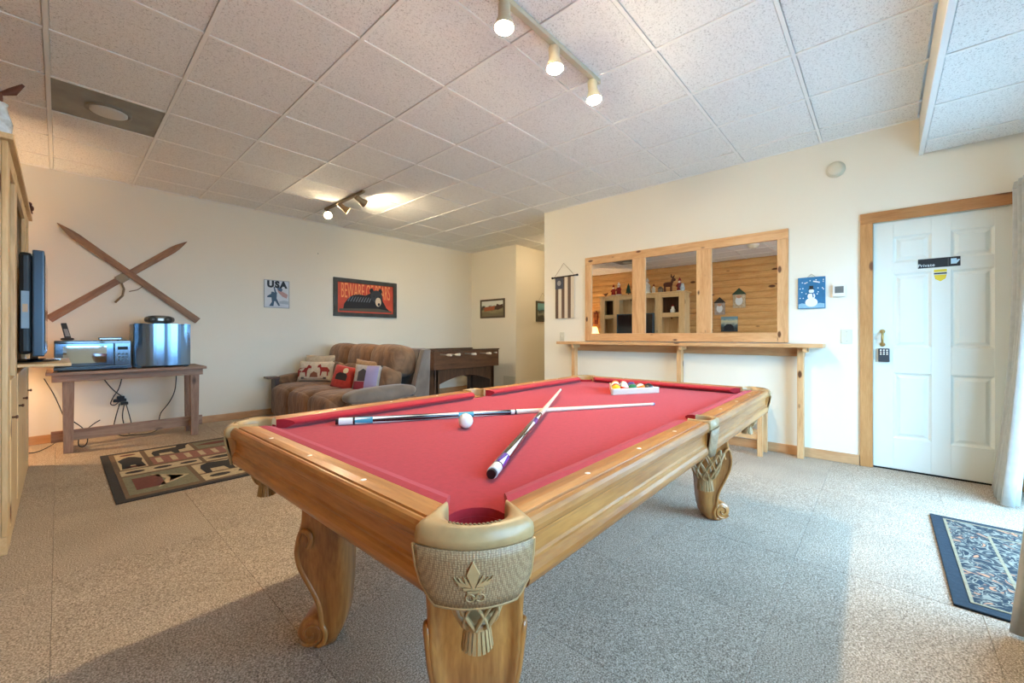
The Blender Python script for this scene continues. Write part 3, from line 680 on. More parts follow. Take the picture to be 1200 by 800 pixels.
# ================================================================ FAR CORNER
pc = thing('barn_print', 'small framed print of a red covered bridge on the short wall', 'picture', (X2, 5.70, 1.63))
def framed(t, w, h, fr, mat, pic, fw=.03, d=.02):
    obj('frame', MB().prism(rect(-w,-h,w,-h+fw), .001, d, fr).prism(rect(-w,h-fw,w,h), .001, d, fr).prism(rect(-w,-h+fw,-w+fw,h-fw), .001, d, fr).prism(rect(w-fw,-h+fw,w,h-fw), .001, d, fr), mat, t)
    obj('print', MB().prism(rect(-w+fw,-h+fw,w-fw,h-fw), .001, .008, fr), pic, t)
framed(pc, .335, .185, fR, C('print_frame',92,80,62), scene_paint('bridge_print', [(.2, srgb(122,112,84)),(.36, srgb(150,140,100)),(.5, srgb(96,84,62)),(.62, srgb(70,60,44)),(.70, srgb(226,226,214))]), .035)
obj('bridge', MB().prism([(-.24,-.05),(.06,-.03),(.06,.02),(-.2,.0)], .0085, .0105, fR).prism([(-.26,.0),(-.2,.03),(.09,.05),(.07,.02),(-.2,.0)], .0085, .012, fR), C('barn_red',168,92,56), pc)
obj('trees', MB().prism([(.06,-.02),(.16,-.03),(.26,.0),(.29,.08),(.2,.06),(.13,.09)], .0085, .011, fR), C('tree_brown',84,58,44), pc)
p2 = thing('lake_picture', 'dark framed lake picture on the hallway wall around the corner', 'picture', (6.55, Y3, 1.58))
framed(p2, .235, .205, fS, C('lake_frame',84,80,66), scene_paint('lake_print', [(.2, srgb(70,66,54)),(.34, srgb(150,148,130)),(.5, srgb(60,70,66)),(.6, srgb(96,150,158)),(.8, srgb(130,186,190))]), .04)
obj('wire', MB().tube([(-.15,-.01,.205),(-.02,-.006,.375),(.15,-.01,.205)], .003, 5), C('twine',170,156,130), p2)
vg = thing('wall_grille', 'low white return air grille behind the foosball table', 'vent', (X2, 5.24, .245))
obj('frame', MB().box(-.008, -.16, -.085, 0, .16, .085), M_ivory, vg, bevel=.002)
for k in range(6): obj('louver', MB().box(-.013, -.14, -.07+.025*k, -.0081, .14, -.058+.025*k), M_ivory, vg)
hl = thing('hall_ceiling_light', 'round dome ceiling light in the hallway', 'ceiling light', (6.1, 4.3, HC))
obj('base', MB().lathe([(.15,-.02),(.15,-.001)], 24), M_white, hl)
obj('dome', MB().lathe([(0,-.11),(.06,-.10),(.11,-.07),(.14,-.021)], 24), emit('hall_dome', (1,.74,.46,1), 22.0), hl)

# foosball table
fo = thing('foosball_table', 'dark brown foosball table with white handles standing behind the sofa', 'foosball table', (4.57, 5.47, 0))
M_walnut = wood('walnut', srgb(72,48,34), srgb(112,78,56), 'x', .4, rnd=1.0)
M_walnz = wood('walnut_z', srgb(66,46,34), srgb(98,70,52), 'z', .4, rnd=1.0)
fx, fy = .71, .37
for s in (-1, 1):
    obj('side_board', MB().box(-fx, s*fy, .565, fx, s*(fy-.03), .85), M_walnut, fo, bevel=.004)
    obj('end_board', MB().box(s*fx, -fy+.031, .565, s*(fx-.03), fy-.031, .85), M_walnut, fo, bevel=.004)
    obj('top_rim', MB().box(-fx-.012, s*(fy+.012), .851, fx+.012, s*(fy-.045), .872), M_walnz, fo, bevel=.004)
    obj('end_panel', MB().box(s*(fx-.08), -fy+.06, 0.1, s*(fx-.12), fy-.06, .564), M_walnz, fo, bevel=.004)
    arch = [(-fx+.06,.564),(fx-.06,.564)]+[(fx-.06-(2*fx-.12)*k/20, .30+.14*math.sin(PI*k/20)) for k in range(21)]
    obj('arched_skirt', MB().prism(arch, s*(fy-.062), s*(fy-.092), lambda a,b,c: (a,c,b)), M_walnz, fo)
    for q in (-1, 1): obj('leg', MB().box(q*(fx-.06), s*(fy-.06), 0, q*(fx-.15), s*(fy-.15), .564), M_walnz, fo, bevel=.006)
obj('playfield', MB().box(-fx+.031, -fy+.031, .68, fx-.031, fy-.031, .70), C('field_green',52,110,70), fo)
for k in range(8):
    x = -fx+.12+(2*fx-.24)*k/7; s = -1 if k in (0,1,3,5) else 1
    rd = obj('rod', MB().tube([(x,-fy-.16 if s < 0 else -fy-.05,.80),(x,fy+.05 if s < 0 else fy+.16,.80)], .008, 8), M_silver, fo)
    yy = -fy-.16 if s < 0 else fy+.16
    obj('handle', MB().tube([(x,yy,.80),(x,yy+s*.03,.80),(x,yy+s*.1,.80),(x,yy+s*.11,.80)], [.014,.018,.018,.012], 10), C('handle_white',222,214,200), rd)
    if s > 0: obj('end_cap', MB().lathe([(.014,0),(.014,.02),(0,.026)], 10, (x,-fy-.05,.80), rotM('X',PI/2)), C('handle_white',222,214,200), rd)
    for q in range(-1, 2): obj('figure', MB().box(x-.012, q*.19-.02, .715, x+.012, q*.19+.02, .83), C('foos_red',150,40,36) if s < 0 else C('foos_blue',40,60,120), rd, bevel=.006)

# ================================================================ SKI WALL
def ski(label, x0, z0, x1, z1, dy, w=.078):
    L = math.hypot(x1-x0, z1-z0); t = thing('wooden_ski', label, 'ski', (x0, YW-dy, z0), rot=(0, -math.atan2(z1-z0, x1-x0), 0), group='pair of crossed skis')
    n = 26; rows = []
    for k in range(n+1):
        s = L*k/n; f = k/n; hw = w/2*(1-.25*math.sin(PI*f)*.5)
        if f > .88: hw *= max(.05, (1-((f-.88)/.12)**1.6))
        lift = .10*max(0, (f-.86)/.14)**2*.5
        rows.append([(s,-.0-lift,-hw),(s,-.012-lift,-hw),(s,-.016-lift,0),(s,-.012-lift,hw),(s,-lift,hw),(s,-lift,-hw)])
    m = MB().strip(rows, smooth=False); m.add(rows[0][:5], [tuple(range(5))]); m.add(rows[-1][:5], [tuple(range(5))])
    obj('blade', m, M_ski, t); return t, L
s1, L1 = ski('old wooden ski on top, tip pointing up left towards the cabinet', 1.152, 1.276, -.011, 2.238, .035)
s2, L2 = ski('old wooden ski underneath, tip pointing up right towards the USA poster', -.069, 1.259, 1.043, 2.231, .004)
obj('toe_plate', MB().box(L2*.49-.05,-.028,-.045,L2*.49+.04,-.016,.045), C('ski_metal',120,96,70,.4,metal=.6), s2)
obj('strap', MB().tube([(L2*.46,-.03,-.04),(L2*.44,-.05,-.10),(L2*.40,-.06,-.15),(L2*.335,-.05,-.17)], .006, 6, flat=2.0), C('strap_tan',130,104,74), s2)
obj('strap', MB().tube([(L1*.42,-.03,.035),(L1*.425,-.045,.10),(L1*.45,-.045,.16)], .004, 6), C('strap_tan',130,104,74), s1)
# USA poster
us = thing('usa_poster', 'small white vintage poster with bold dark USA letters and a flag bearer', 'poster', (2.052, YW, 1.676))
obj('board', MB().prism(rect(-.162,-.193,.162,.193), .002, .014, fS), plain('poster_paper', srgb(206,214,222), .6, noise=.06, nscale=6), us, bevel=.002)
obj('border', MB().prism(rect(-.162,-.193,.162,-.186), .0141, .0155, fS).prism(rect(-.162,.186,.162,.193), .0141, .0155, fS).prism(rect(-.162,-.186,-.155,.186), .0141, .0155, fS).prism(rect(.155,-.186,.162,.186), .0141, .0155, fS), C('poster_border',150,158,164), us)
txt('lettering', 'USA', .12, (0, -.0152, .130), RS, C('poster_ink',40,48,58), us, spacing=1.22, off=.008)
bl_ = C('poster_blue',66,92,116)
obj('figure_print', MB().prism([(-.10,-.17),(-.045,-.17),(-.035,-.10),(-.02,-.10),(.02,-.165),(.04,-.16),(-.005,-.06),(.0,.02),(-.01,.03),(-.03,.10),(-.045,.10),(-.03,.02),(-.05,.03),(-.07,.03),(-.075,.0),(-.12,-.03),(-.125,-.05),(-.07,-.05),(-.065,-.11)], .0141, .0152, fS), bl_, us)
obj('flag_print', MB().prism([(.0,.07),(.06,.045),(.14,.0),(.125,-.055),(.07,-.03),(.02,.02)], .0141, .0150, fS), C('poster_red',186,150,150), us)
obj('canton_print', MB().prism([(-.005,.09),(.035,.10),(.075,.07),(.055,.035),(.02,.05)], .0151, .0156, fS), C('poster_navy',78,104,132), us)
obj('ridge_print', MB().prism([(.03,-.10),(.09,-.085),(.15,-.095),(.15,-.14),(.03,-.13)], .0141, .0147, fS), C('poster_grey',170,184,196), us)
# bear sign
be = thing('bear_sign', 'wide dark framed painting of a black bear on a red lettered background', 'painting', (3.40, YW, 1.703))
bw, bh = .552, .30
M_bf = plain('bear_frame', srgb(58,60,58), .5, noise=.35, nscale=8)
framed(be, bw, bh, fS, M_bf, plain('bear_red', srgb(206,80,58), .6, noise=.15, nscale=5), .062, .03)
txt('lettering', 'BEWARE OF BEARS', .34, (0, -.0095, .10), RS, C('bear_letters',240,160,104), be, sx=.30)
bk = C('bear_black',34,36,42); 
obj('bear_body', MB().prism([(-.40,-.20),(-.38,-.10),(-.32,-.02),(-.24,.04),(-.14,.06),(-.02,.05),(.06,.09),(.10,.14),(.22,.14),(.28,.08),(.29,-.02),(.36,-.14),(.44,-.20)], .0102, .013, fS), bk, be)
obj('bear_ear', MB().prism(ell(.085,.135,.035,.045,14), .0131, .016, fS), bk, be); obj('bear_ear', MB().prism(ell(.245,.135,.035,.045,14), .0131, .016, fS), bk, be)
obj('bear_head', MB().prism(ell(.17,.05,.105,.10,24), .0131, .0165, fS), C('bear_grey',52,56,64), be)
obj('muzzle', MB().prism(ell(.205,-.045,.052,.075,18), .0166, .02, fS), C('bear_muzzle',214,200,176), be)
obj('nose', MB().prism(ell(.215,-.085,.022,.026,14), .0201, .022, fS), M_ink, be)
for q in (.125, .225): obj('eye', MB().prism(ell(q,.045,.010,.010,10), .0166, .018, fS), M_ink, be)
m = MB()
for k in range(9):
    a = -.33+.045*k; m.prism([(a,-.06),(a+.02,-.06),(a+.06,.02),(a+.045,.02)], .0131, .0138, fS)
obj('fur_highlights', m, C('bear_fur',104,112,124), be)
obj('log_print', MB().prism([(-.46,-.215),(.46,-.215),(.46,-.19),(.2,-.155),(-.1,-.165),(-.46,-.18)], .0131, .0142, fS), C('log_grey',88,84,74), be)
tk = thing('wall_hook', 'tiny picture nail in the wall above the bear painting', 'nail', (2.62, YW, 2.33))
obj('nail_head', MB().lathe([(.006,0),(.008,.004),(0,.008)], 8, (0,0,0), rotM('X',PI/2)), C('nail',150,150,140), tk)

# console table
ct = thing('console_table', 'weathered pine console table against the ski wall', 'table', (.50, 5.80, 0))
obj('top', MB().box(-.58, -.30, .732, .59, .30, .76), M_grayx, ct, bevel=.004)
obj('apron', MB().box(-.545, -.222, .665, .57, -.19, .731), M_grayx, ct, bevel=.003); obj('apron', MB().box(-.545, .16, .665, .57, .19, .731), M_grayx, ct, bevel=.003)
for sx_ in (-.44, .505):
    for y0, y1 in ((-.188,-.13),(.10,.158)):
        obj('leg', MB().hexa([(sx_-.032,y0*1.02,0),(sx_+.032,y0*1.02,0),(sx_+.032,y1*1.02,0),(sx_-.032,y1*1.02,0)], [(sx_-.04,y0,.731),(sx_+.04,y0,.731),(sx_+.04,y1,.731),(sx_-.04,y1,.731)]), M_grayz, ct, bevel=.003)
    obj('cross_rail', MB().box(sx_-.03, -.128, .09, sx_+.03, .098, .15), M_grayx, ct, bevel=.003)
obj('stretcher', MB().box(-.55, -.035, .085, .60, -.005, .19), M_grayx, ct, bevel=.003)
# microwave
mw = thing('microwave', 'low glossy black microwave oven on the console table', 'microwave', (.225, 5.66, .76))
obj('body', MB().box(-.255, -.10, .018, .26, .26, .285), M_gloss, mw, bevel=.006)
obj('door', MB().box(-.253, -.125, .045, .135, -.101, .262), plain('mw_door', srgb(96,116,138), .1, metal=1.0), mw, bevel=.006)
obj('window', MB().box(-.20, -.128, .075, .085, -.1252, .235), plain('mw_glass', srgb(176,196,214), .03, metal=1.0), mw)
obj('control_panel', MB().box(.138, -.124, .045, .255, -.101, .262), plain('mw_panel', srgb(96,110,124), .12, metal=.8), mw, bevel=.004)
for r in range(3):
    for c in range(3): obj('key', MB().box(.160+.028*c, -.1265, .085+.03*r, .178+.028*c, -.1241, .102+.03*r), C('key_grey',60,66,74,.3), mw)
obj('clock_display', MB().box(.160, -.1265, .195, .234, -.1241, .225), M_ink, mw)
obj('base_rim', MB().box(-.258, -.13, .012, .262, -.101, .040), M_chrome, mw, bevel=.004)
for a in (-.22, .22):
    for b in (-.08, .22): obj('foot', MB().lathe([(.014,0),(.014,.017)], 10, (a,b,.0005)), M_black, mw)
# mini fridge
rf = thing('mini_fridge', 'compact fridge with curved dark steel door on the console table', 'fridge', (.755, 5.70, .76))
obj('body', MB().box(-.245, -.03, .012, .22, .33, .455), plain('fridge_side', srgb(120,130,134), .35), rf, bevel=.006)
rows = []
for k in range(17):
    t = -1+2*k/16; x = -.012+.226*t; y = -.10+.035*t*t
    rows.append([(x,-.032,.02),(x,y,.02),(x,y,.458),(x,-.032,.458)])
m = MB().strip(rows); m.add(rows[0],[(0,1,2,3)]); m.add(rows[-1],[(0,1,2,3)]); m.add([r[1] for r in rows]+[(.214,-.032,.02),(-.238,-.032,.02)],[tuple(range(19))]); m.add([r[2] for r in rows]+[(.214,-.032,.458),(-.238,-.032,.458)],[tuple(range(19))])
obj('door', m, plain('dark_steel', srgb(110,128,148), .14, metal=1.0), rf, smooth=False)
obj('door_seal', MB().box(-.238, -.0315, .022, .214, -.0305, .455), M_dark, rf)
for a in (-.2, .19): obj('foot', MB().box(a-.02, .0, .0005, a+.02, .03, .0115), M_black, rf)
rd_ = thing('radio', 'rounded grey portable radio lying on the compact fridge', 'radio', (.735, 5.83, 1.2205))
obj('body', MB().puff((0,0,.046), (.125,.08,.045), .5, .75), plain('radio_grey', srgb(96,94,86), .35, noise=.2), rd_)
for a in (-.065, .065): obj('speaker', MB().lathe([(.034,0),(.034,.008),(.026,.01),(0,.004)], 16, (a,-.071,.046), rotM('X',PI/2)), C('radio_dark',52,50,46), rd_)
obj('dial', MB().box(-.022, -.082, .034, .022, -.076, .058), M_silver, rd_)
ph_ = thing('cordless_phone', 'cordless telephone standing in its cradle on the microwave', 'telephone', (.055, 5.74, 1.0455))
obj('cradle', MB().puff((0,0,.014), (.045,.05,.0135), .5, .7), C('phone_dark',60,54,48), ph_)
obj('handset', MB().hexa([(-.018,-.012,.02),(.026,-.012,.02),(.026,.016,.02),(-.018,.016,.02)], [(-.044,.02,.165),(-.006,.02,.168),(-.006,.045,.168),(-.044,.045,.165)]), C('phone_black',44,46,50,.4), ph_, bevel=.005)
obj('keypad', MB().hexa([(-.012,-.0135,.04),(.018,-.0135,.04),(.018,-.0105,.04),(-.012,-.0105,.04)], [(-.025,.006,.11),(-.0,.006,.11),(-.0,.009,.11),(-.025,.009,.11)]), C('phone_keys',150,150,148), ph_)
rc = thing('dvd_player', 'flat dark media player lying on the microwave', 'player', (.345, 5.76, 1.0455))
obj('case', MB().box(-.085, -.06, .004, .085, .10, .03), M_gloss, rc, bevel=.006); obj('front_strip', MB().box(-.075, -.062, .010, .075, -.0602, .022), M_silver, rc)
for a in (-.06,.06): obj('foot', MB().lathe([(.008,0),(.008,.004)], 8, (a,.02,.0)), M_black, rc)
# outlet with plugs and cords
ol = thing('wall_outlet', 'cream wall outlet crowded with black plugs under the console table', 'outlet', (.44, YW, .38))
obj('plate', MB().box(-.04, -.007, -.06, .04, 0, .06), M_ivory, ol, bevel=.002)
for a, b in ((.02,.028),(.035,-.002),(-.01,-.004),(.05,-.04)): obj('plug', MB().box(a-.028, -.06, b-.016, a+.032, -.0075, b+.014), M_cord, ol, bevel=.005)
def cord(label, pts, r=.005):
    # smooth path
    P = [Vector(p) for p in pts]; out = []
    for i in range(len(P)-1):
        p0, p1, p2, p3 = P[max(i-1,0)], P[i], P[i+1], P[min(i+2,len(P)-1)]
        for k in range(6):
            t = k/6; out.append(.5*((2*p1)+(p2-p0)*t+(2*p0-5*p1+4*p2-p3)*t*t+(3*p1-p0-3*p2+p3)*t**3))
    out.append(P[-1]); return tag(obj('power_cord', MB().tube(out, r, 6), M_cord), label, 'cord', 'cords under the console table')
yb = YW-.06
cord('black cord crossing down left of the plugs to the outlet', [(.30,yb-.08,.70),(.34,yb,.60),(.40,yb,.50),(.46,yb,.43),(.47,yb-.01,.41)])
cord('black cord dropping straight from the tabletop to the plugs', [(.47,yb-.08,.72),(.465,yb,.60),(.44,yb-.01,.50),(.40,yb-.01,.42),(.38,yb,.35),(.41,yb,.33),(.44,yb-.01,.36)])
cord('black cord looping below the plugs down to the carpet', [(.45,yb-.01,.34),(.42,yb-.05,.22),(.40,yb-.10,.10),(.44,yb-.14,.02),(.55,yb-.16,.006),(.70,yb-.17,.006),(.80,yb-.05,.04)])
cord('short black cord hanging in a loop under the plugs', [(.49,yb-.02,.35),(.47,yb-.05,.20),(.50,yb-.08,.04),(.53,yb-.08,.02),(.54,yb-.06,.12),(.50,yb-.03,.34)])
cord('black cord hanging alone near the right leg of the console', [(.93,yb-.08,.71),(.935,yb-.02,.55),(.92,yb-.01,.42),(.87,yb-.01,.30),(.80,yb-.02,.20),(.78,yb-.03,.12)])
cord('black cord coiled at the left leg of the console', [(.10,5.86,.25),(.16,5.82,.18),(.19,5.78,.08),(.17,5.76,.02),(.13,5.77,.03),(.14,5.80,.12),(.22,5.84,.20),(.28,5.87,.24)])
cord('thin pale cord running from the cabinet to the corner', [(-.30,6.1,.006),(-.15,5.85,.006),(0,6.1,.05),(.05,6.25,.16),(-.02,6.27,.45),(-.10,6.27,.66)], .004)

# ================================================================ TV CABINET
cb = thing('tv_cabinet', 'tall pale pine entertainment cabinet with open cubbies at the left edge', 'cabinet', (0, 0, 0))
CX0, CX1, CY0, CY1, CZ = -.50, -.17, 3.23, 5.33, 2.09
bd = lambda n, x0, y0, z0, x1, y1, z1, m=M_cabz, b=.004: obj(n, MB().box(x0, y0, z0, x1, y1, z1), m, cb, bevel=b)
bd('side_panel', CX0, CY0, .02, CX1-.022, CY0+.025, CZ-.03); bd('side_panel', CX0, CY1-.025, .02, CX1-.022, CY1, CZ-.03)
bd('top_board', CX0-.02, CY0-.03, CZ-.029, CX1+.02, CY1+.03, CZ, M_caby); bd('back_panel', CX0, CY0+.026, .1, CX0+.015, CY1-.026, CZ-.03)
cols_ = [CY0, 3.84, 4.86, CY1]    # near column, tv bay, far column
for y, w0, w1 in ((CY0, 0, .13), (3.84, -.10, .06), (4.86, -.06, .10), (CY1, -.13, 0)):
    bd('stile', CX1-.021, y+w0, .09, CX1, y+w1, CZ-.03)
bd('divider', CX0+.016, 3.83, .1, CX1-.022, 3.85, CZ-.03); bd('divider', CX0+.016, 4.85, .1, CX1-.022, 4.87, CZ-.03)
bd('base_board', CX0, CY0+.001, 0, CX1-.001, CY1-.001, .089, M_caby); bd('header', CX1-.020, CY0+.131, CZ-.12, CX1-.001, CY1-.131, CZ-.0305, M_caby)
for (a, b) in ((CY0+.026, 3.829), (4.871, CY1-.026)):
    for z in (.88, 1.52): bd('shelf', CX0+.016, a, z, CX1-.023, b, z+.10 if z > 1 else z+.03, M_caby)
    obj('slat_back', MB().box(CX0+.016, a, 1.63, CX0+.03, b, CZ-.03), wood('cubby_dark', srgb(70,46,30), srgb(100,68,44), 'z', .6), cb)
for (a, b) in ((CY0+.132, 3.738), (3.902, 4.348), (4.352, 4.798), (4.962, CY1-.132)):
    d = bd('cabinet_door', CX1-.018, a, .10, CX1+.004, b, .86)
    obj('knob', MB().lathe([(.006,0),(.006,.012),(.010,.016),(.009,.022),(0,.024)], 12, (CX1+.004, a+.04, .66), rotM('Y', PI/2)), C('knob_brown',92,58,38,.4), d)
bd('tv_tray', CX1-.2, 3.90, .895, .055, 4.80, .915, M_caby); bd('tray_support', CX0+.016, 3.851, .865, CX1-.023, 4.849, .894, M_caby)
tv = thing('television', 'flat screen television in black and blue-grey casing facing the sofa', 'television', (-.11, 4.345, .9155))
obj('base', MB().lathe([(.0,0),(.15,0),(.15,.008),(.10,.016),(.04,.02),(0,.02)], 28, (.01,0,0), sx=.72, sy=1.3), M_gloss, tv)
obj('neck', MB().box(-.02, -.06, .018, .015, .06, .06), M_gloss, tv)
obj('bezel', MB().box(.0, -.465, .045, .05, .465, .705), plain('tv_bezel', srgb(58,76,92), .25, metal=.3), tv, bevel=.008)
obj('back_shell', MB().box(-.055, -.44, .06, -.001, .44, .69), M_black, tv, bevel=.02)
obj('screen', MB().box(.0505, -.43, .085, .053, .43, .68), M_screen, tv)
obj('rating_label', MB().box(-.045, -.4425, .22, -.012, -.4405, .45), C('label_pale',150,176,196), tv)
obj('label_print', MB().box(-.040, -.4436, .32, -.018, -.4426, .37), C('label_peach',206,180,150), tv)

# figures on the cabinet top
CT = CZ+.0005
def santa(label, y, x, h, robe, hatc, beard=(236,232,224)):
    t = thing('santa_figurine', label, 'figurine', (x, y, CT), group='figurines on the cabinet'); s = h/.3
    obj('robe', MB().lathe([(.055*s,0),(.058*s,.01*s),(.05*s,.08*s),(.038*s,.14*s),(.042*s,.165*s),(.03*s,.19*s),(0,.195*s)], 16), C('robe',*robe), t)
    obj('hem', MB().lathe([(.058*s,.001),(.063*s,.008*s),(.063*s,.022*s),(.057*s,.026*s)], 16), C('trim',*beard), t)
    obj('head', MB().puff((0,0,.21*s), (.026*s,.026*s,.03*s), 1, 1, n=8), C('skin_tone',206,160,130), t)
    obj('beard', MB().puff((.018*s,0,.185*s), (.018*s,.024*s,.035*s), 1, 1, n=8), C('trim',*beard), t)
    obj('hat', MB().lathe([(.031*s,.225*s),(.033*s,.235*s),(.024*s,.255*s),(.01*s,.285*s),(0,.3*s)], 14), C('hat',*hatc), t)
    for q in (-1, 1): obj('sleeve', MB().tube([(0,q*.038*s,.155*s),(.02*s,q*.055*s,.12*s),(.045*s,q*.03*s,.11*s)], [.016*s,.017*s,.013*s], 8), C('robe',*robe), t)
    return t
santa('red robed Santa figurine furthest along the cabinet top', 5.02, -.30, .30, (150,34,34), (150,34,34))
santa('taller red robed Santa figurine with long white beard', 4.86, -.27, .34, (140,30,34), (232,228,220))
santa('short white robed Santa figurine between the tall ones', 3.97, -.27, .22, (214,208,196), (120,40,36))
santa('tall white robed Santa figurine in the middle of the cabinet', 4.13, -.28, .38, (222,216,206), (200,194,186))
santa('red Santa figurine standing at the near end of the cabinet', 3.40, -.34, .33, (146,32,36), (146,32,36))
santa('small green robed Santa figurine behind the middle divider', 4.42, -.32, .22, (70,86,60), (110,40,36))
tt = thing('tabletop_tree', 'little dark green cone tree on the cabinet', 'ornament', (-.30, 4.62, CT), group='figurines on the cabinet')
obj('trunk', MB().lathe([(.012,0),(.012,.05)], 8), C('trunk',80,56,40), tt)
obj('foliage', MB().lathe([(.012,.04),(.07,.05),(.05,.11),(.055,.12),(.032,.19),(.036,.2),(0,.30)], 14, smooth=False), C('fir_green',36,70,52), tt)
def loose(label, name, x, y, mb_, mat, cat='ornament'):
    return tag(obj(name, mb_, mat, loc=(x, y, CT)), label, cat, 'figurines on the cabinet')
mo = thing('carved_moose', 'carved brown wooden moose with antlers at the near end', 'ornament', (-.225, 3.62, CT), group='figurines on the cabinet'); mo.scale = (1.4, 1.4, 1.4); mb = C('moose_brown',92,50,36)
obj('body', MB().puff((0,0,.12), (.035,.075,.04), .8, .8, n=8), mb, mo); obj('head', MB().puff((0,-.09,.19), (.018,.035,.025), .8, .8, n=8), mb, mo); obj('neck', MB().tube([(0,-.05,.13),(0,-.075,.18)], .022, 8), mb, mo)
for a in (-.02,.02):
    for b in (-.05,.05): obj('leg', MB().tube([(a,b,0),(a,b,.10)], .009, 6), mb, mo)
    obj('antler', MB().tube([(a*.5,-.08,.21),(a*2,-.07,.235),(a*3.4,-.08,.27)], [.006,.014,.005], 6), mb, mo)
hs = thing('ceramic_house', 'small grey ceramic house ornament on the cabinet', 'ornament', (-.31, 3.82, CT), group='figurines on the cabinet')
obj('walls', MB().box(-.04,-.05,0,.04,.05,.09), C('house_grey',150,146,134), hs); obj('roof', MB().prism([(-.06,.0905),(.06,.0905),(0,.15)], -.045, .045, lambda a,b,c:(c,a,b)), C('house_roof',110,106,100), hs)
vs_ = thing('painted_pitcher', 'white and blue pitcher standing on the near end of the cabinet', 'pitcher', (-.205, 3.29, CT), group='figurines on the cabinet')
obj('body', MB().lathe([(.03,0),(.045,.02),(.05,.07),(.035,.12),(.03,.15),(.036,.165)], 16), plain('pitcher_glaze', srgb(190,206,216), .2, noise=.3, nscale=25), vs_)
obj('handle', MB().tube([(0,.034,.14),(0,.07,.13),(0,.075,.09),(0,.05,.06)], .006, 6), C('glaze_blue',60,96,130,.2), vs_)
wb = thing('wooden_bird', 'small carved brown bird perched at the far end of the cabinet', 'ornament', (-.16, 5.16, CT), group='figurines on the cabinet')
obj('body', MB().puff((0,0,.04), (.025,.05,.025), .9, .9, n=8), mb, wb); obj('head', MB().puff((0,-.045,.065), (.016,.018,.016), 1, 1, n=6), mb, wb); obj('tail', MB().tube([(0,.04,.045),(0,.09,.055)], [.012,.005], 6), mb, wb); obj('perch', MB().lathe([(.02,0),(.012,.018)], 8), mb, wb)
jar = thing('cookie_jar', 'white snowman jar inside the near cubby of the cabinet', 'jar', (-.33, 3.55, 1.6205))
obj('body', MB().lathe([(.04,0),(.055,.03),(.05,.08),(.03,.10),(.035,.13),(.0,.16)], 14), snow, jar); obj('lid', MB().lathe([(.03,.15),(.034,.16),(.02,.18),(0,.185)], 12), C('robe',150,34,34), jar)
# corner lamp behind the cabinet
lp = thing('floor_lamp', 'warm lit floor lamp in the corner behind the cabinet', 'lamp', (-.72, 5.85, 0))
obj('base', MB().lathe([(.13,0),(.13,.015),(.03,.03),(.012,.05)], 20), C('lamp_brown',84,58,38,.4), lp); obj('pole', MB().tube([(0,0,.04),(0,0,1.12)], .011, 8), C('lamp_brown',84,58,38,.4), lp)
obj('bulb', MB().puff((0,0,1.19), (.03,.03,.045), 1, 1, n=8), emit('lamp_bulb', (1,.68,.38,1), 800.0), lp)
m = MB(); rows = [[(r*math.cos(2*PI*k/24), r*math.sin(2*PI*k/24), z) for r, z in ((.17,1.06),(.10,1.34))] for k in range(25)]
ms_, nt_, b_ = new_mat('lamp_shade'); b_.inputs['Base Color'].default_value = srgb(226,196,150); b_.inputs['Transmission Weight'].default_value = 0.0
tr_ = nt_.nodes.new('ShaderNodeBsdfTranslucent'); tr_.inputs[0].default_value = srgb(236,206,160); mxs = nt_.nodes.new('ShaderNodeMixShader'); mxs.inputs[0].default_value = .5
nt_.links.new(b_.outputs[0], mxs.inputs[1]); nt_.links.new(tr_.outputs[0], mxs.inputs[2]); nt_.links.new(mxs.outputs[0], nt_.nodes['Material Output'].inputs[0])
obj('lamp_shade', m.strip(rows), ms_, lp)
# log wall plaques (seen in the mirror)
def plaque(label, y, z, w, h, roofc, col):
    t = thing('house_plaque', label, 'plaque', (XL+.006, y, z), group='plaques on the log wall')
    obj('board', MB().prism([(-w,-h),(w,-h),(w,h*.35),(-w,h*.35)], .001, .025, fW), plain('plaque_paint', srgb(*col), .6, noise=.3, nscale=30), t)
    obj('roof', MB().prism([(-w*1.15,h*.35),(w*1.15,h*.35),(0,h)], .001, .04, fW), C('roof_paint',*roofc), t)
    obj('beard', MB().prism(ell(0,-h*.3,w*.6,h*.45,14), .0255, .035, fW), snow, t); obj('face', MB().prism(ell(0,h*.12,w*.4,h*.16,12), .0255, .037, fW), C('skin_tone',206,160,130), t)
plaque('house shaped Santa plaque with green roof on the log wall', 2.38, 1.94, .125, .22, (44,72,60), (196,180,150))
plaque('house shaped plaque with dark roof beside the cabinet end', 2.78, 1.78, .11, .20, (60,54,50), (176,164,150))
lpn = thing('bear_canvas', 'small unframed canvas of a dark bear and sky on the log wall', 'picture', (XL+.006, 2.58, 1.36))
obj('canvas', MB().prism(rect(-.17,-.17,.17,.17), .001, .03, fW), scene_paint('canvas_print', [(.25, srgb(52,66,70)),(.4, srgb(88,110,118)),(.55, srgb(176,186,170)),(.7, srgb(206,206,170)),(.85, srgb(120,160,176))]), lpn)
obj('bear_shape', MB().prism([(-.10,-.14),(-.09,-.05),(-.04,.0),(.05,.0),(.10,-.05),(.11,-.14)], .0305, .032, fW), bk, lpn)
hn = thing('wooden_plaque', 'narrow carved wooden plaque on the log wall near the lamp', 'plaque', (XL+.006, 6.0, 1.6))
obj('board', MB().prism([(-.05,-.18),(.05,-.18),(.06,.12),(0,.2),(-.06,.12)], .001, .03, fW), C('plaque_red',120,52,34), hn)
obj('carving', MB().prism(ell(0,.02,.03,.09,12), .0305, .04, fW), C('plaque_tan',176,120,70), hn)
cd = thing('ceiling_dome', 'small unlit cream dome fixture on the ceiling near the cabinet', 'ceiling light', (.34, 1.80, HC))
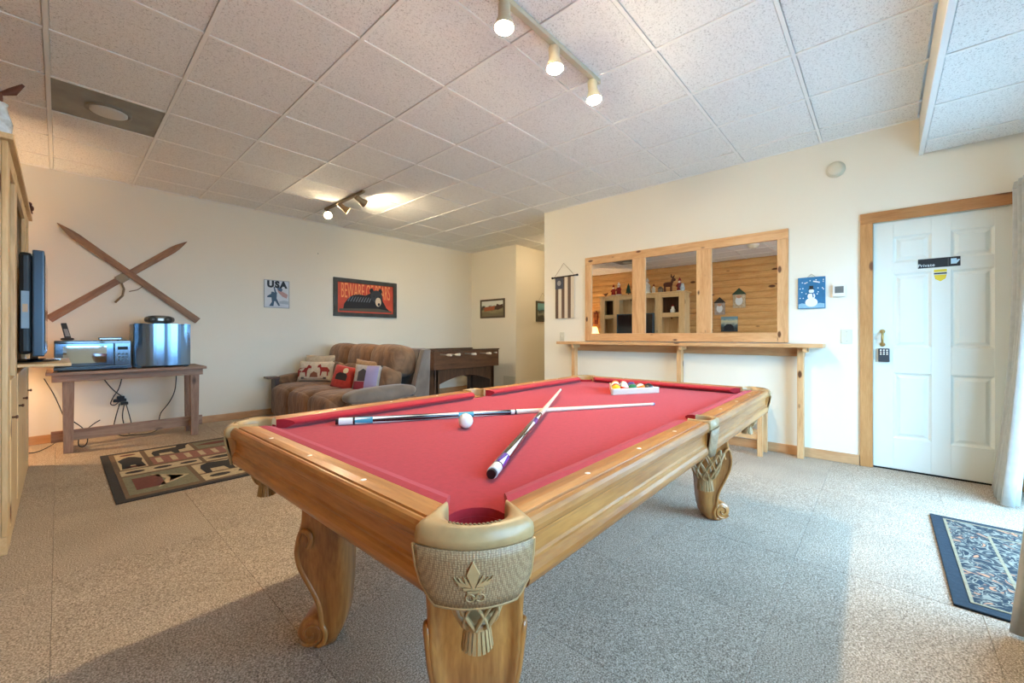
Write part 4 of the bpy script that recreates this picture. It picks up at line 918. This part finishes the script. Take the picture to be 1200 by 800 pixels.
obj('base', MB().lathe([(.10,-.015),(.10,.001)], 24), M_white, cd); obj('dome', MB().lathe([(0,-.075),(.05,-.066),(.085,-.035),(.09,-.0155)], 24), M_ivory, cd)

# ================================================================ SOFA
so = thing('reclining_sofa', 'brown suede three seat reclining sofa turned towards the television', 'sofa', (2.42, 5.08, 0))
M_sofa = fabric('brown_suede', srgb(96,66,42), srgb(146,108,74), scale=4, rough=.75, sheen=.2, bmp=.7, folds=(2,3,1.4))
M_sofa_lit = fabric('brown_suede_grey_lit', srgb(96,84,74), srgb(130,118,106), scale=3, rough=.7, sheen=.4, bmp=.3)  # greyer suede copy: cool light on near arm and back put into colour
SX = lambda x: x-2.42
SYo = 5.08
obj('base', MB().box(SX(1.98), -1.0, .05, SX(2.98), 1.0, .28), M_sofa, so, bevel=.03)
w3 = .585
for k in (-1, 0, 1):
    yc = k*w3
    obj('seat_cushion', MB().puff((SX(2.24), yc, .375), (.37, w3/2+.005, .105), .35, .6), M_sofa, so)
    obj('footrest', MB().puff((SX(1.93), yc, .25), (.085, w3/2-.003, .19), .4, .5), M_sofa, so)
    obj('back_pillow', MB().puff((0,0,0), (.20, w3/2+.012, .20), .5, .65, M=rotM('Y', .16)), M_sofa, so, loc=(SX(2.78), yc, .785))
    obj('lumbar_pillow', MB().puff((0,0,0), (.13, w3/2+.006, .16), .45, .6, M=rotM('Y', .14)), M_sofa, so, loc=(SX(2.62), yc, .575))
for s in (-1, 1):
    ya = s*.985
    obj('arm', MB().box(SX(2.0), ya-.085, .06, SX(2.80), ya+.085, .40 if s < 0 else .46), M_sofa, so, bevel=.03)
    obj('arm_pad', MB().puff((0,0,0), (.42, .105, .085), .4, .75, M=rotM('Y', -.03)), M_sofa_lit if s < 0 else M_sofa, so, loc=(SX(2.38), ya, .455 if s < 0 else .50))
    obj('back_side', MB().hexa([(SX(2.66),ya-.05,.08),(SX(2.98),ya-.05,.08),(SX(2.98),ya+.05,.08),(SX(2.66),ya+.05,.08)], [(SX(2.92),ya-.045,.93),(SX(3.02),ya-.045,.93),(SX(3.02),ya+.045,.93),(SX(2.92),ya+.045,.93)]), M_sofa_lit, so, bevel=.02)
obj('back_panel', MB().hexa([(SX(2.90),-.93,.08),(SX(3.0),-.93,.08),(SX(3.0),.93,.08),(SX(2.90),.93,.08)], [(SX(2.90),-.93,.94),(SX(3.03),-.93,.94),(SX(3.03),.93,.94),(SX(2.90),.93,.94)]), M_sofa_lit, so, bevel=.02)
for q_ in (-1, 1):
    for x_ in (2.06, 2.90): obj('foot', MB().box(SX(x_)-.03, q_*.9-.03, 0, SX(x_)+.03, q_*.9+.03, .055), M_walnz, so)
obj('arm_tray', MB().box(SX(1.84), .90, .52, SX(1.99), 1.08, .545), M_walnut, so, bevel=.004)
obj('arm_front', MB().box(SX(1.93), .91, .06, SX(1.995), 1.07, .519), M_walnz, so, bevel=.006)
def pillow(label, loc, size, rot, mat, extra=None):
    t = thing('throw_pillow', label, 'pillow', loc, rot=rot, group='throw pillows on the sofa'); w, h, d = size
    n = 14; m = MB(); vs = []
    for sgn in (1, -1):
        rows = []
        for i in range(n+1):
            r = []
            for j in range(n+1):
                a, b = -1+2*i/n, -1+2*j/n; pinch = 1-.07*(1-(abs(a)*abs(b))**2)*(max(abs(a),abs(b))**6)
                th = d*((1-a**4)*(1-b**4))**.5
                r.append((-sgn*th, a*w*pinch, b*h*pinch))
            rows.append(r)
        m.strip(rows)
    obj('cover', m, mat, t, weld=True)
    if extra: extra(t, w, h, d)
    return t
def pf(d, w, h, off=.004):
    def fr(a, b, c):
        A, B = a/w, b/h; th = d*(max(0,(1-A**4)*(1-B**4)))**.5; return (-th-c, -a, b)
    return fr
def art_horse(t, w, h, d):
    f = pf(d, w, h); r_ = C('patch_red',150,46,40)
    def pch(name, poly, mat): obj(name, MB().prism(poly, -.012, .004, f), mat, t)
    hp = [(-.07,-.07),(-.055,-.07),(-.05,-.02),(.02,-.02),(.03,-.07),(.045,-.07),(.045,.0),(.06,.03),(.095,.03),(.09,.055),(.055,.075),(.035,.035),(-.05,.035),(-.085,.0),(-.08,-.03),(-.068,-.01)]
    pch('horse_patch', [(x*1.1-.14, y*1.1+.0) for x, y in hp], r_); pch('horse_patch', [(-x*.9+.13, y*1.1+.01) for x, y in hp], r_); pch('hill_patch', [(-.05,-.085),(.06,-.085),(.05,-.03),(.0,-.01),(-.04,-.04)], C('hill_rust',140,84,60))
    pch('dark_band', rect(-.17,-.11,.17,-.085), C('band_grey',92,88,82))
def art_bear(t, w, h, d):
    f = pf(d, w, h)
    obj('bear_patch', MB().prism([(-.09,-.04),(-.09,.02),(-.05,.05),(.03,.05),(.06,.02),(.06,-.04)], -.012, .004, f), C('bear_dark',52,44,42), t)
    obj('moon_patch', MB().prism(ell(.02,.08,.035,.035,12), -.012, .004, f), C('moon_cream',214,196,160), t)
def art_patch(t, w, h, d):
    f = pf(d, w, h)
    def gp(name, a0, b0, a1, b1, mat): obj(name, MB().strip([[f(a0+(a1-a0)*i/8, b0+(b1-b0)*j/8, .003) for j in range(9)] for i in range(9)]), mat, t)
    gp('lilac_patch', .0, -.14, .14, .14, C('lilac',158,146,178)); gp('red_patch', -.13, -.14, -.002, -.05, C('patch_crimson',140,40,52))
    obj('moose_patch', MB().prism([(-.09,-.045),(-.09,.06),(-.04,.1),(.0,.08),(.0,-.045)], -.012, .005, f), C('moose_dark',66,60,60), t)
Rx = lambda tilt, yaw=0: (0, tilt, yaw)
pillow('cream lumbar pillow with red pony patches near the far arm', (2.34, 5.70, .61), (.25,.14,.06), Rx(.25, .7), fabric('cream_weave', srgb(196,182,160), srgb(218,206,186), scale=30, bmp=.1), art_horse)
pillow('plain cream pillow tucked behind the pony pillow', (2.44, 5.80, .69), (.22,.14,.055), Rx(.25, .7), fabric('oat_weave', srgb(176,160,136), srgb(200,184,160), scale=30, bmp=.1))
pillow('red pillow with a dark bear patch in the middle of the sofa', (2.34, 4.86, .58), (.17,.15,.06), (.16, .30, .55), fabric('red_weave', srgb(176,50,40), srgb(196,62,50), scale=30, bmp=.1), art_bear)
pillow('grey lilac patchwork pillow leaning beside the near arm', (2.40, 4.44, .60), (.165,.16,.055), (.05, .28, .65), fabric('grey_weave', srgb(160,150,140), srgb(180,170,158), scale=30, bmp=.1), art_patch)
pillow('tan brown pillow half hidden between red and lilac pillows', (2.50, 4.66, .63), (.17,.17,.05), (.1, .25, .5), fabric('tan_weave', srgb(136,104,70), srgb(160,126,88), scale=30, bmp=.1))

# ================================================================ RUGS
bx0, bx1, by0, by1 = .247, 1.43, 3.662, 5.225
br = thing('bear_rug', 'dark bordered cabin rug with bears, moose and canoe panels', 'rug', ((bx0+bx1)/2, (by0+by1)/2, .0005))
RW, RH = (bx1-bx0)/2, (by1-by0)/2
pile = lambda n, r, g, b: fabric(n, srgb(int(r*.85),int(g*.85),int(b*.85)), srgb(r,g,b), scale=60, bmp=.15, sheen=0, rough=.95)
obj('backing', MB().box(-RW,-RH,0,RW,RH,.008), pile('rug_dark',58,54,54), br, bevel=.002)
obj('inner_border', MB().box(-RW+.052,-RH+.05,.0081,RW-.052,RH-.05,.0092), pile('rug_brown',122,98,76), br)
r_tan = pile('rug_tan',206,186,150); r_green = pile('rug_green',134,130,104); r_red = pile('rug_red',158,106,94); r_blk = pile('rug_black',52,48,48); r_rust = pile('rug_rust',118,66,58)
def rp(name, a0, b0, a1, b1, mat, z=.0093): return obj(name, MB().box(-RW+a0, -RH+b0, z, -RW+a1, -RH+b1, z+.0008), mat, br)
W2, H2 = 2*RW, 2*RH
# a runs along the room (x), b away from the camera (y)
panels = [(.075,.11,.46,.62,r_green),(.49,.09,1.10,.27,r_tan),(.49,.30,.84,.61,r_tan),(.87,.30,1.10,.61,r_green),(.075,.66,.58,.83,r_tan),(.61,.66,1.10,.84,r_tan),(.085,.87,.255,1.48,r_tan),(.29,.88,1.10,1.15,r_red),(.29,1.19,.62,1.49,r_tan),(.65,1.19,1.10,1.49,r_green)]
for p in panels: rp('panel', *p)
def motif(name, poly, mat, a, b, s=1.0, flip=1): obj(name, MB().prism([(-RW+a+x*s*flip, -RH+b+y*s) for x, y in poly], .0102, .0112), mat, br)
bearp = [(-.18,-.10),(-.12,-.10),(-.11,-.03),(.03,-.03),(.05,-.10),(.11,-.10),(.12,-.01),(.17,.0),(.22,.02),(.21,.06),(.15,.09),(.12,.07),(-.08,.09),(-.16,.06),(-.19,0)]
moosep = bearp[:9]+[(.24,.10),(.30,.16),(.20,.15),(.16,.18),(.12,.10),(-.08,.08),(-.16,.06),(-.19,0)]
canoep = [(-.22,.03),(-.15,-.03),(.15,-.03),(.22,.03),(.1,.0),(-.1,0)]
bup = [(-.07,-.2),(-.02,-.2),(-.015,-.1),(.015,-.1),(.02,-.2),(.07,-.2),(.06,-.02),(.075,.1),(.04,.17),(.0,.21),(-.04,.17),(-.075,.1),(-.06,-.02)]
motif('bear_motif', bup, r_blk, .17, 1.10, 1.05); motif('bear_motif', [(x*.68, y*1.7) for x, y in bearp], r_blk, .655, .455, 1.0); motif('moose_motif', [(x*.62, y*1.25) for x, y in moosep], r_blk, .44, 1.31, 1.0)
motif('fish_motif', [(-.2,0),(-.1,.05),(.1,.05),(.2,0),(.1,-.05),(-.1,-.05)], r_rust, .86, 1.36, 1.0); motif('fish_motif', [(-.2,0),(-.1,.05),(.1,.05),(.2,0),(.1,-.05),(-.1,-.05)], r_blk, .80, .75, .9)
for k in range(3): motif('canoe_motif', ell(0,0,.06,.035,10), r_blk, .16+.17*k, .745, 1)
for k in range(3): motif('canoe_motif', ell(0,0,.07,.04,10), r_blk, .60+.19*k, .18, 1)
motif('cabin_motif', rect(-.08,-.16,.08,.16), r_rust, .20, .37, 1); motif('cabin_motif', [(-.02,-.2),(.19,.0),(-.02,.2),(.05,.0)], r_tan, .25, .37, 1); motif('roof_motif', [(.05,-.1),(.155,.0),(.05,.1),(.07,0)], r_rust, .255, .37, 1)
for k in range(8): motif('check_motif', rect(-.02,-.09,.02,.09), r_tan, .34+.10*k, 1.015, 1)
for b in (.93, 1.40): motif('track_motif', ell(0,0,.055,.03,10), r_rust, .17, b, 1)
qx0, qx1, qy0, qy1 = 2.42, 3.56, -.84, -.21
bq = thing('blue_rug', 'navy and white floral door mat rug by the glass door', 'rug', ((qx0+qx1)/2, (qy0+qy1)/2, .0005))
QW, QH = (qx1-qx0)/2, (qy1-qy0)/2
nav = pile('rug_navy',28,42,54)
obj('backing', MB().box(-QW,-QH,0,QW,QH,.010), nav, bq, bevel=.003)
obj('floral_field', MB().box(-QW+.055,-QH+.055,.0101,QW-.055,QH-.055,.0112), floral_mat(), bq)
crm = pile('rug_cream',150,134,104)
def ringb(name, i, w, z0, z1, mat):
    obj(name, MB().box(-QW+i,-QH+i,z0,QW-i,-QH+i+w,z1).box(-QW+i,QH-i-w,z0,QW-i,QH-i,z1).box(-QW+i,-QH+i+w,z0,-QW+i+w,QH-i-w,z1).box(QW-i-w,-QH+i+w,z0,QW-i,QH-i-w,z1), mat, bq)
ringb('outer_band', .052, .011, .0113, .0122, crm); ringb('inner_band', .205, .012, .0113, .0122, crm)

# ================================================================ CURTAINS
def curtain(label, x0, x1, y, z1, amp, waves, flare, seed, fwd=.1, yaw=0):
    rnd = random.Random(seed); t = thing('curtain', label, 'curtain', ((x0+x1)/2, y, 0), yaw); n = waves*10; rows = []
    phs = [rnd.uniform(-.5,.5) for _ in range(waves+2)]
    for i in range(n+1):
        f = i/n; r = []
        for k in range(13):
            g = k/12; z = .012+(z1-.012)*g; sp = 1+flare*(1-g)**2
            a = 2*PI*waves*f+phs[int(f*waves)]*.6
            x = (f-.5)*(x1-x0)*(1+.12*(1-g)**2); yy = amp*sp*math.sin(a)+.012*math.sin(5*f+3*g)+fwd*(1-g)**2
            r.append((x, yy, z))
        rows.append(r)
    obj('cloth', MB().strip(rows), M_curtain, t, solid=.004)
    obj('header', MB().strip([[(r[-1][0], r[-1][1], z1-.001), (r[-1][0], r[-1][1]*.8, z1+.05)] for r in rows]), M_curtain, t, solid=.006)
    return t
curtain('pale grey pleated curtain hanging beside the white door', 4.04, 4.47, -.705, 2.10, .030, 6, .5, 3)
curtain('pale curtain whose hem shows at the right edge by the floral rug', 1.74, 2.39, -.55, 2.10, .075, 7, .1, 5, .085, .19)
rod = thing('curtain_rod', 'long nickel curtain rod above the glass door', 'curtain rod', (0, -.72, 2.115))
obj('pole', MB().tube([(-.2,0,0),(4.46,0,0)], .014, 10), M_nickel, rod)
for x in (.0, 2.0, 4.44): obj('bracket', MB().tube([(x,0,0),(x,YN+.72,0)], .01, 8), M_nickel, rod)

# ================================================================ POOL GEAR
M_maple = plain('maple_shaft', srgb(238,218,192), .3, coat=.3)
def cue(label, p0, p1, bands, maple_from):
    v = Vector(p1)-Vector(p0); L = v.length
    t = thing('pool_cue', label, 'pool cue', p0); t.rotation_euler = v.to_track_quat('X', 'Z').to_euler()
    rad = lambda s: .0148+(.0062-.0148)*(s/L)
    def seg(name, a, b, mat, grow=0.0):
        a *= L; b *= L
        return obj(name, MB().tube([(a,0,0),((a+b)/2,0,0),(b,0,0)], [rad(a)+grow, rad((a+b)/2)+grow, rad(b)+grow], 16), mat, t)
    seg('bumper', -.008, .0, M_black, -.003)
    for name, a, b, mat in bands: seg(name, a, b, mat)
    seg('shaft', maple_from, .985, M_maple); seg('ferrule', .985, .995, snow, .0001); seg('tip', .995, 1.0, C('tip_blue',120,140,170), 0)
    return t, L, rad
cy_b = C('cue_black',16,16,20,.15,coat=.6); cy_w = C('cue_white',226,224,216,.2,coat=.5); cy_t = C('cue_teal',60,150,170,.2,coat=.5); cy_p = C('cue_purple',96,60,150,.2,coat=.5)
CB = BZ+.0005
c1, L1_, rad1 = cue('pool cue with black, white and turquoise butt lying towards the rack', (.745,1.60,CB+.0148), (2.05,.871,CB+.0062),
    [('butt_cap',0,.035,cy_w),('ring',.035,.04,cy_b),('inlay_band',.04,.085,cy_t),('forearm',.085,.32,cy_b),('inlay_band',.32,.365,cy_t),('forearm',.365,.48,cy_b),('joint',.48,.492,cy_w),('ring',.492,.498,cy_b)], .498)
c2, L2_, rad2 = cue('pool cue with black, white and purple butt crossing over the other cue', (.722,.719,CB+.0148), (2.005,1.424,CB+.0355),
    [('butt_cap',0,.03,cy_w),('ring',.03,.034,cy_b),('inlay_band',.034,.085,cy_p),('forearm',.085,.37,cy_b),('inlay_band',.37,.415,cy_p),('forearm',.415,.49,cy_b),('joint',.49,.502,cy_w),('ring',.502,.506,cy_b)], .506)
def points(t, L, rad, spots, mat):
    for a0, a1, base in spots:
        m = MB()
        for k in range(4):
            an = PI/4+PI/2*k
            q = lambda s, da: (s*L, (rad(s*L)+.0006)*math.cos(an+da), (rad(s*L)+.0006)*math.sin(an+da))
            m.add([q(a0,-.42), q(a0,0), q(a0,.42), q((a0+a1)/2,.2), q(a1,0), q((a0+a1)/2,-.2), q((a0+a1)/2,0)], [(0,1,6,5),(1,2,3,6),(5,6,4),(6,3,4)])
        obj('inlay_point', m, mat, t)
points(c1, L1_, rad1, [(.085,.24,0),(.32,.18,0),(.365,.47,0)], cy_w); points(c2, L2_, rad2, [(.085,.24,0),(.37,.24,0),(.415,.48,0)], cy_w)
points(c1, L1_, rad1, [(.04,.085,0)], cy_w); points(c2, L2_, rad2, [(.034,.085,0)], cy_w)
BR = .0286
def ball(label, x, y, mat, stripe=None, number=None, name='pool_ball'):
    t = thing(name, label, 'ball', (x, y, CB+BR), rot=(random.uniform(-.5,.5), random.uniform(-.4,.4), random.uniform(0,6)))
    prof = [(BR*math.cos(-PI/2+PI*i/16), BR*math.sin(-PI/2+PI*i/16)) for i in range(17)]; prof[0] = (0,-BR); prof[-1] = (0,BR)
    obj('body', MB().lathe(prof, 24), M_ballw if stripe else mat, t)
    if stripe:
        pr = [((BR+.0003)*math.cos(-.55+1.1*i/8), (BR+.0003)*math.sin(-.55+1.1*i/8)) for i in range(9)]
        rows = [[(r*math.cos(2*PI*k/24), r*math.sin(2*PI*k/24), z) for r, z in pr] for k in range(25)]
        obj('stripe', MB().strip(rows), mat, t)
    if number:
        for s in (-1, 1):
            obj('number_disc', MB().lathe([(.0095,.0270),(.006,.0284),(0,.0292)], 14, (0,0,0), rotM('Y', s*PI/2)), snow, t)
            txt('number', str(number), .011, (s*.02925, 0, 0), (PI/2, 0, s*PI/2), M_ink, t, ext=.0002)
    return t
ball('white cue ball resting on the red cloth beside the turquoise cue', 1.036+.012, 1.178+.01, M_ballw, name='cue_ball')
pal = [(230,180,40),(30,70,150),(190,40,36),(90,50,120),(226,120,40),(36,110,70),(120,36,40),(24,24,26)]
order = [1,11,6,13,8,3,10,4,7,15,9,2,14,12,5]
rk = thing('ball_rack', 'pale triangular rack holding the balls near the foot of the table', 'rack', (0,0,0))
A = Vector((2.235,1.205)); B = Vector((2.235+.306*.86,1.205-.306*.52)); ax = (B-A).normalized(); ay = Vector((-ax.y, ax.x))
if ay.dot(Vector((1,.6))) < 0: ay = -ay
side_ = 5*2*BR*1.01; names = {1:'yellow',2:'blue',3:'red',4:'purple',5:'orange',6:'green',7:'maroon',8:'black'}
O = A+ax*.018+ay*.012
k = 0
rows_ = []
for r in range(5):
    for c in range(5-r):
        n = order[k]; k += 1; p = O+ax*(BR*1.01*(2*c+1+r))+ay*(BR*1.01+r*BR*1.01*math.sqrt(3)); base = n if n <= 8 else n-8
        ball(f'{"solid" if n<=8 else "striped"} {names[base]} pool ball in the rack', p.x, p.y, C('ball_'+names[base], *pal[base-1], .12, coat=.5), n > 8, n)
c0 = O; P0 = O-ax*.012-ay*.004; P1 = O+ax*(side_+.012)-ay*.004; P2 = O+ax*(side_/2)+ay*(BR*2+4*BR*1.01*math.sqrt(3)+.03)
cc = (P0+P1+P2)/3
M_rack = plain('rack_pale', srgb(214,196,176), .4)
for a, b in ((P0,P1),(P1,P2),(P2,P0)):
    d = (b-a).normalized(); nrm = Vector((d.y,-d.x)); nrm = nrm if nrm.dot((a+b)/2-cc) > 0 else -nrm
    ex = d*.006; q = [a-ex, b+ex, b+ex+nrm*.011, a-ex+nrm*.011]
    if (q[1]-q[0]).cross(q[2]-q[1]) < 0: q = q[::-1]
    obj('rack_side', MB().hexa([(p.x,p.y,CB) for p in q], [(p.x,p.y,CB+.036) for p in q]), M_rack, rk, bevel=.003)

# ================================================================ CEILING FITTINGS
M_bulb = emit('bulb_warm', (1.0, .80, .52, 1), BULB); M_bulbf = emit('bulb_warm_far', (1.0, .78, .48, 1), BULB_FAR)
M_can = plain('lamp_cream', srgb(206,196,170), .45); M_bronze = plain('lamp_bronze', srgb(150,132,104), .4, metal=.5)
def track(label, p0, p1, heads, can, bulb, rail_mat, s=1.0, dp=0.0):
    c = ((p0[0]+p1[0])/2, (p0[1]+p1[1])/2); t = thing('track_light', label, 'track light', (c[0], c[1], HC-.0015))
    dx, dy = (p1[0]-p0[0])/2, (p1[1]-p0[1])/2
    hw = .018; ox, oy = (0, hw) if abs(dx) > abs(dy) else (hw, 0)
    obj('rail', MB().box(-dx-ox, -dy-oy, -.028, dx+ox, dy+oy, 0), rail_mat, t, bevel=.004)
    for (x, y, aim) in heads:
        x -= c[0]; y -= c[1]; d = Vector(aim).normalized(); M = Vector((0,0,1)).rotation_difference(d).to_matrix()
        piv = Vector((x, y, -.075)); h = obj('spot_head', MB().lathe([(0,-.045*s),(.025*s,-.043*s),(.031*s,-.03*s),(.031*s,.03*s),(.040*s,.055*s),(.050*s,.09*s),(.050*s,.092*s),(.046*s,.090*s),(.042*s,.06*s),(.028*s,.02*s)], 20, piv, M), can, t)
        obj('stem', MB().tube([(x,y,-.028),(x,y,-.05),tuple(piv-d*.02)], .007, 8), can, h)
        obj('bulb', MB().lathe(([(.026,.040),(.040,.070),(.0435,.085),(.039,.099),(.022,.109),(0,.112)] if not dp else [(.018,.02),(.028,.045),(.034,.06),(.032,.07),(.02,.077),(0,.079)]), 20, piv, M), bulb, h)
    return t
track('cream track light with three lit spots above the pool table', (1.18,1.41), (2.42,1.41), [(1.50,1.41,(-.05,-.05,-1)),(1.92,1.41,(.0,-.08,-1)),(2.345,1.41,(.0,-.12,-1))], M_can, M_bulb, M_can)
track('bronze track light with tilted spots near the bear painting', (2.39,4.50), (2.39,5.52), [(2.39,5.44,(-.35,-.75,-.65)),(2.39,5.05,(.80,-.30,-.55)),(2.39,4.62,(.90,.05,-.42))], M_bronze, M_bulbf, M_bronze, 1.0, .035)
vx, vy, vw, vh = VENT
cv = thing('ceiling_vent', 'grey square ceiling panel with a round white diffuser', 'vent', (vx, vy, HC))
obj('panel', MB().box(-vw/2+.012, -vh/2+.012, .006, vw/2-.012, vh/2-.012, .02), plain('vent_grey', srgb(142,142,132), .5, noise=.2, nscale=5), cv)
obj('ring', MB().lathe([(.13,.006),(.132,-.004),(.115,-.010),(.108,-.004),(.108,.005)], 32), C('vent_ring',126,122,110,.5), cv)
obj('disc', MB().lathe([(.106,.0045),(.106,-.012),(.09,-.016),(0,-.018)], 32), plain('vent_disc', srgb(206,208,204), .4), cv)
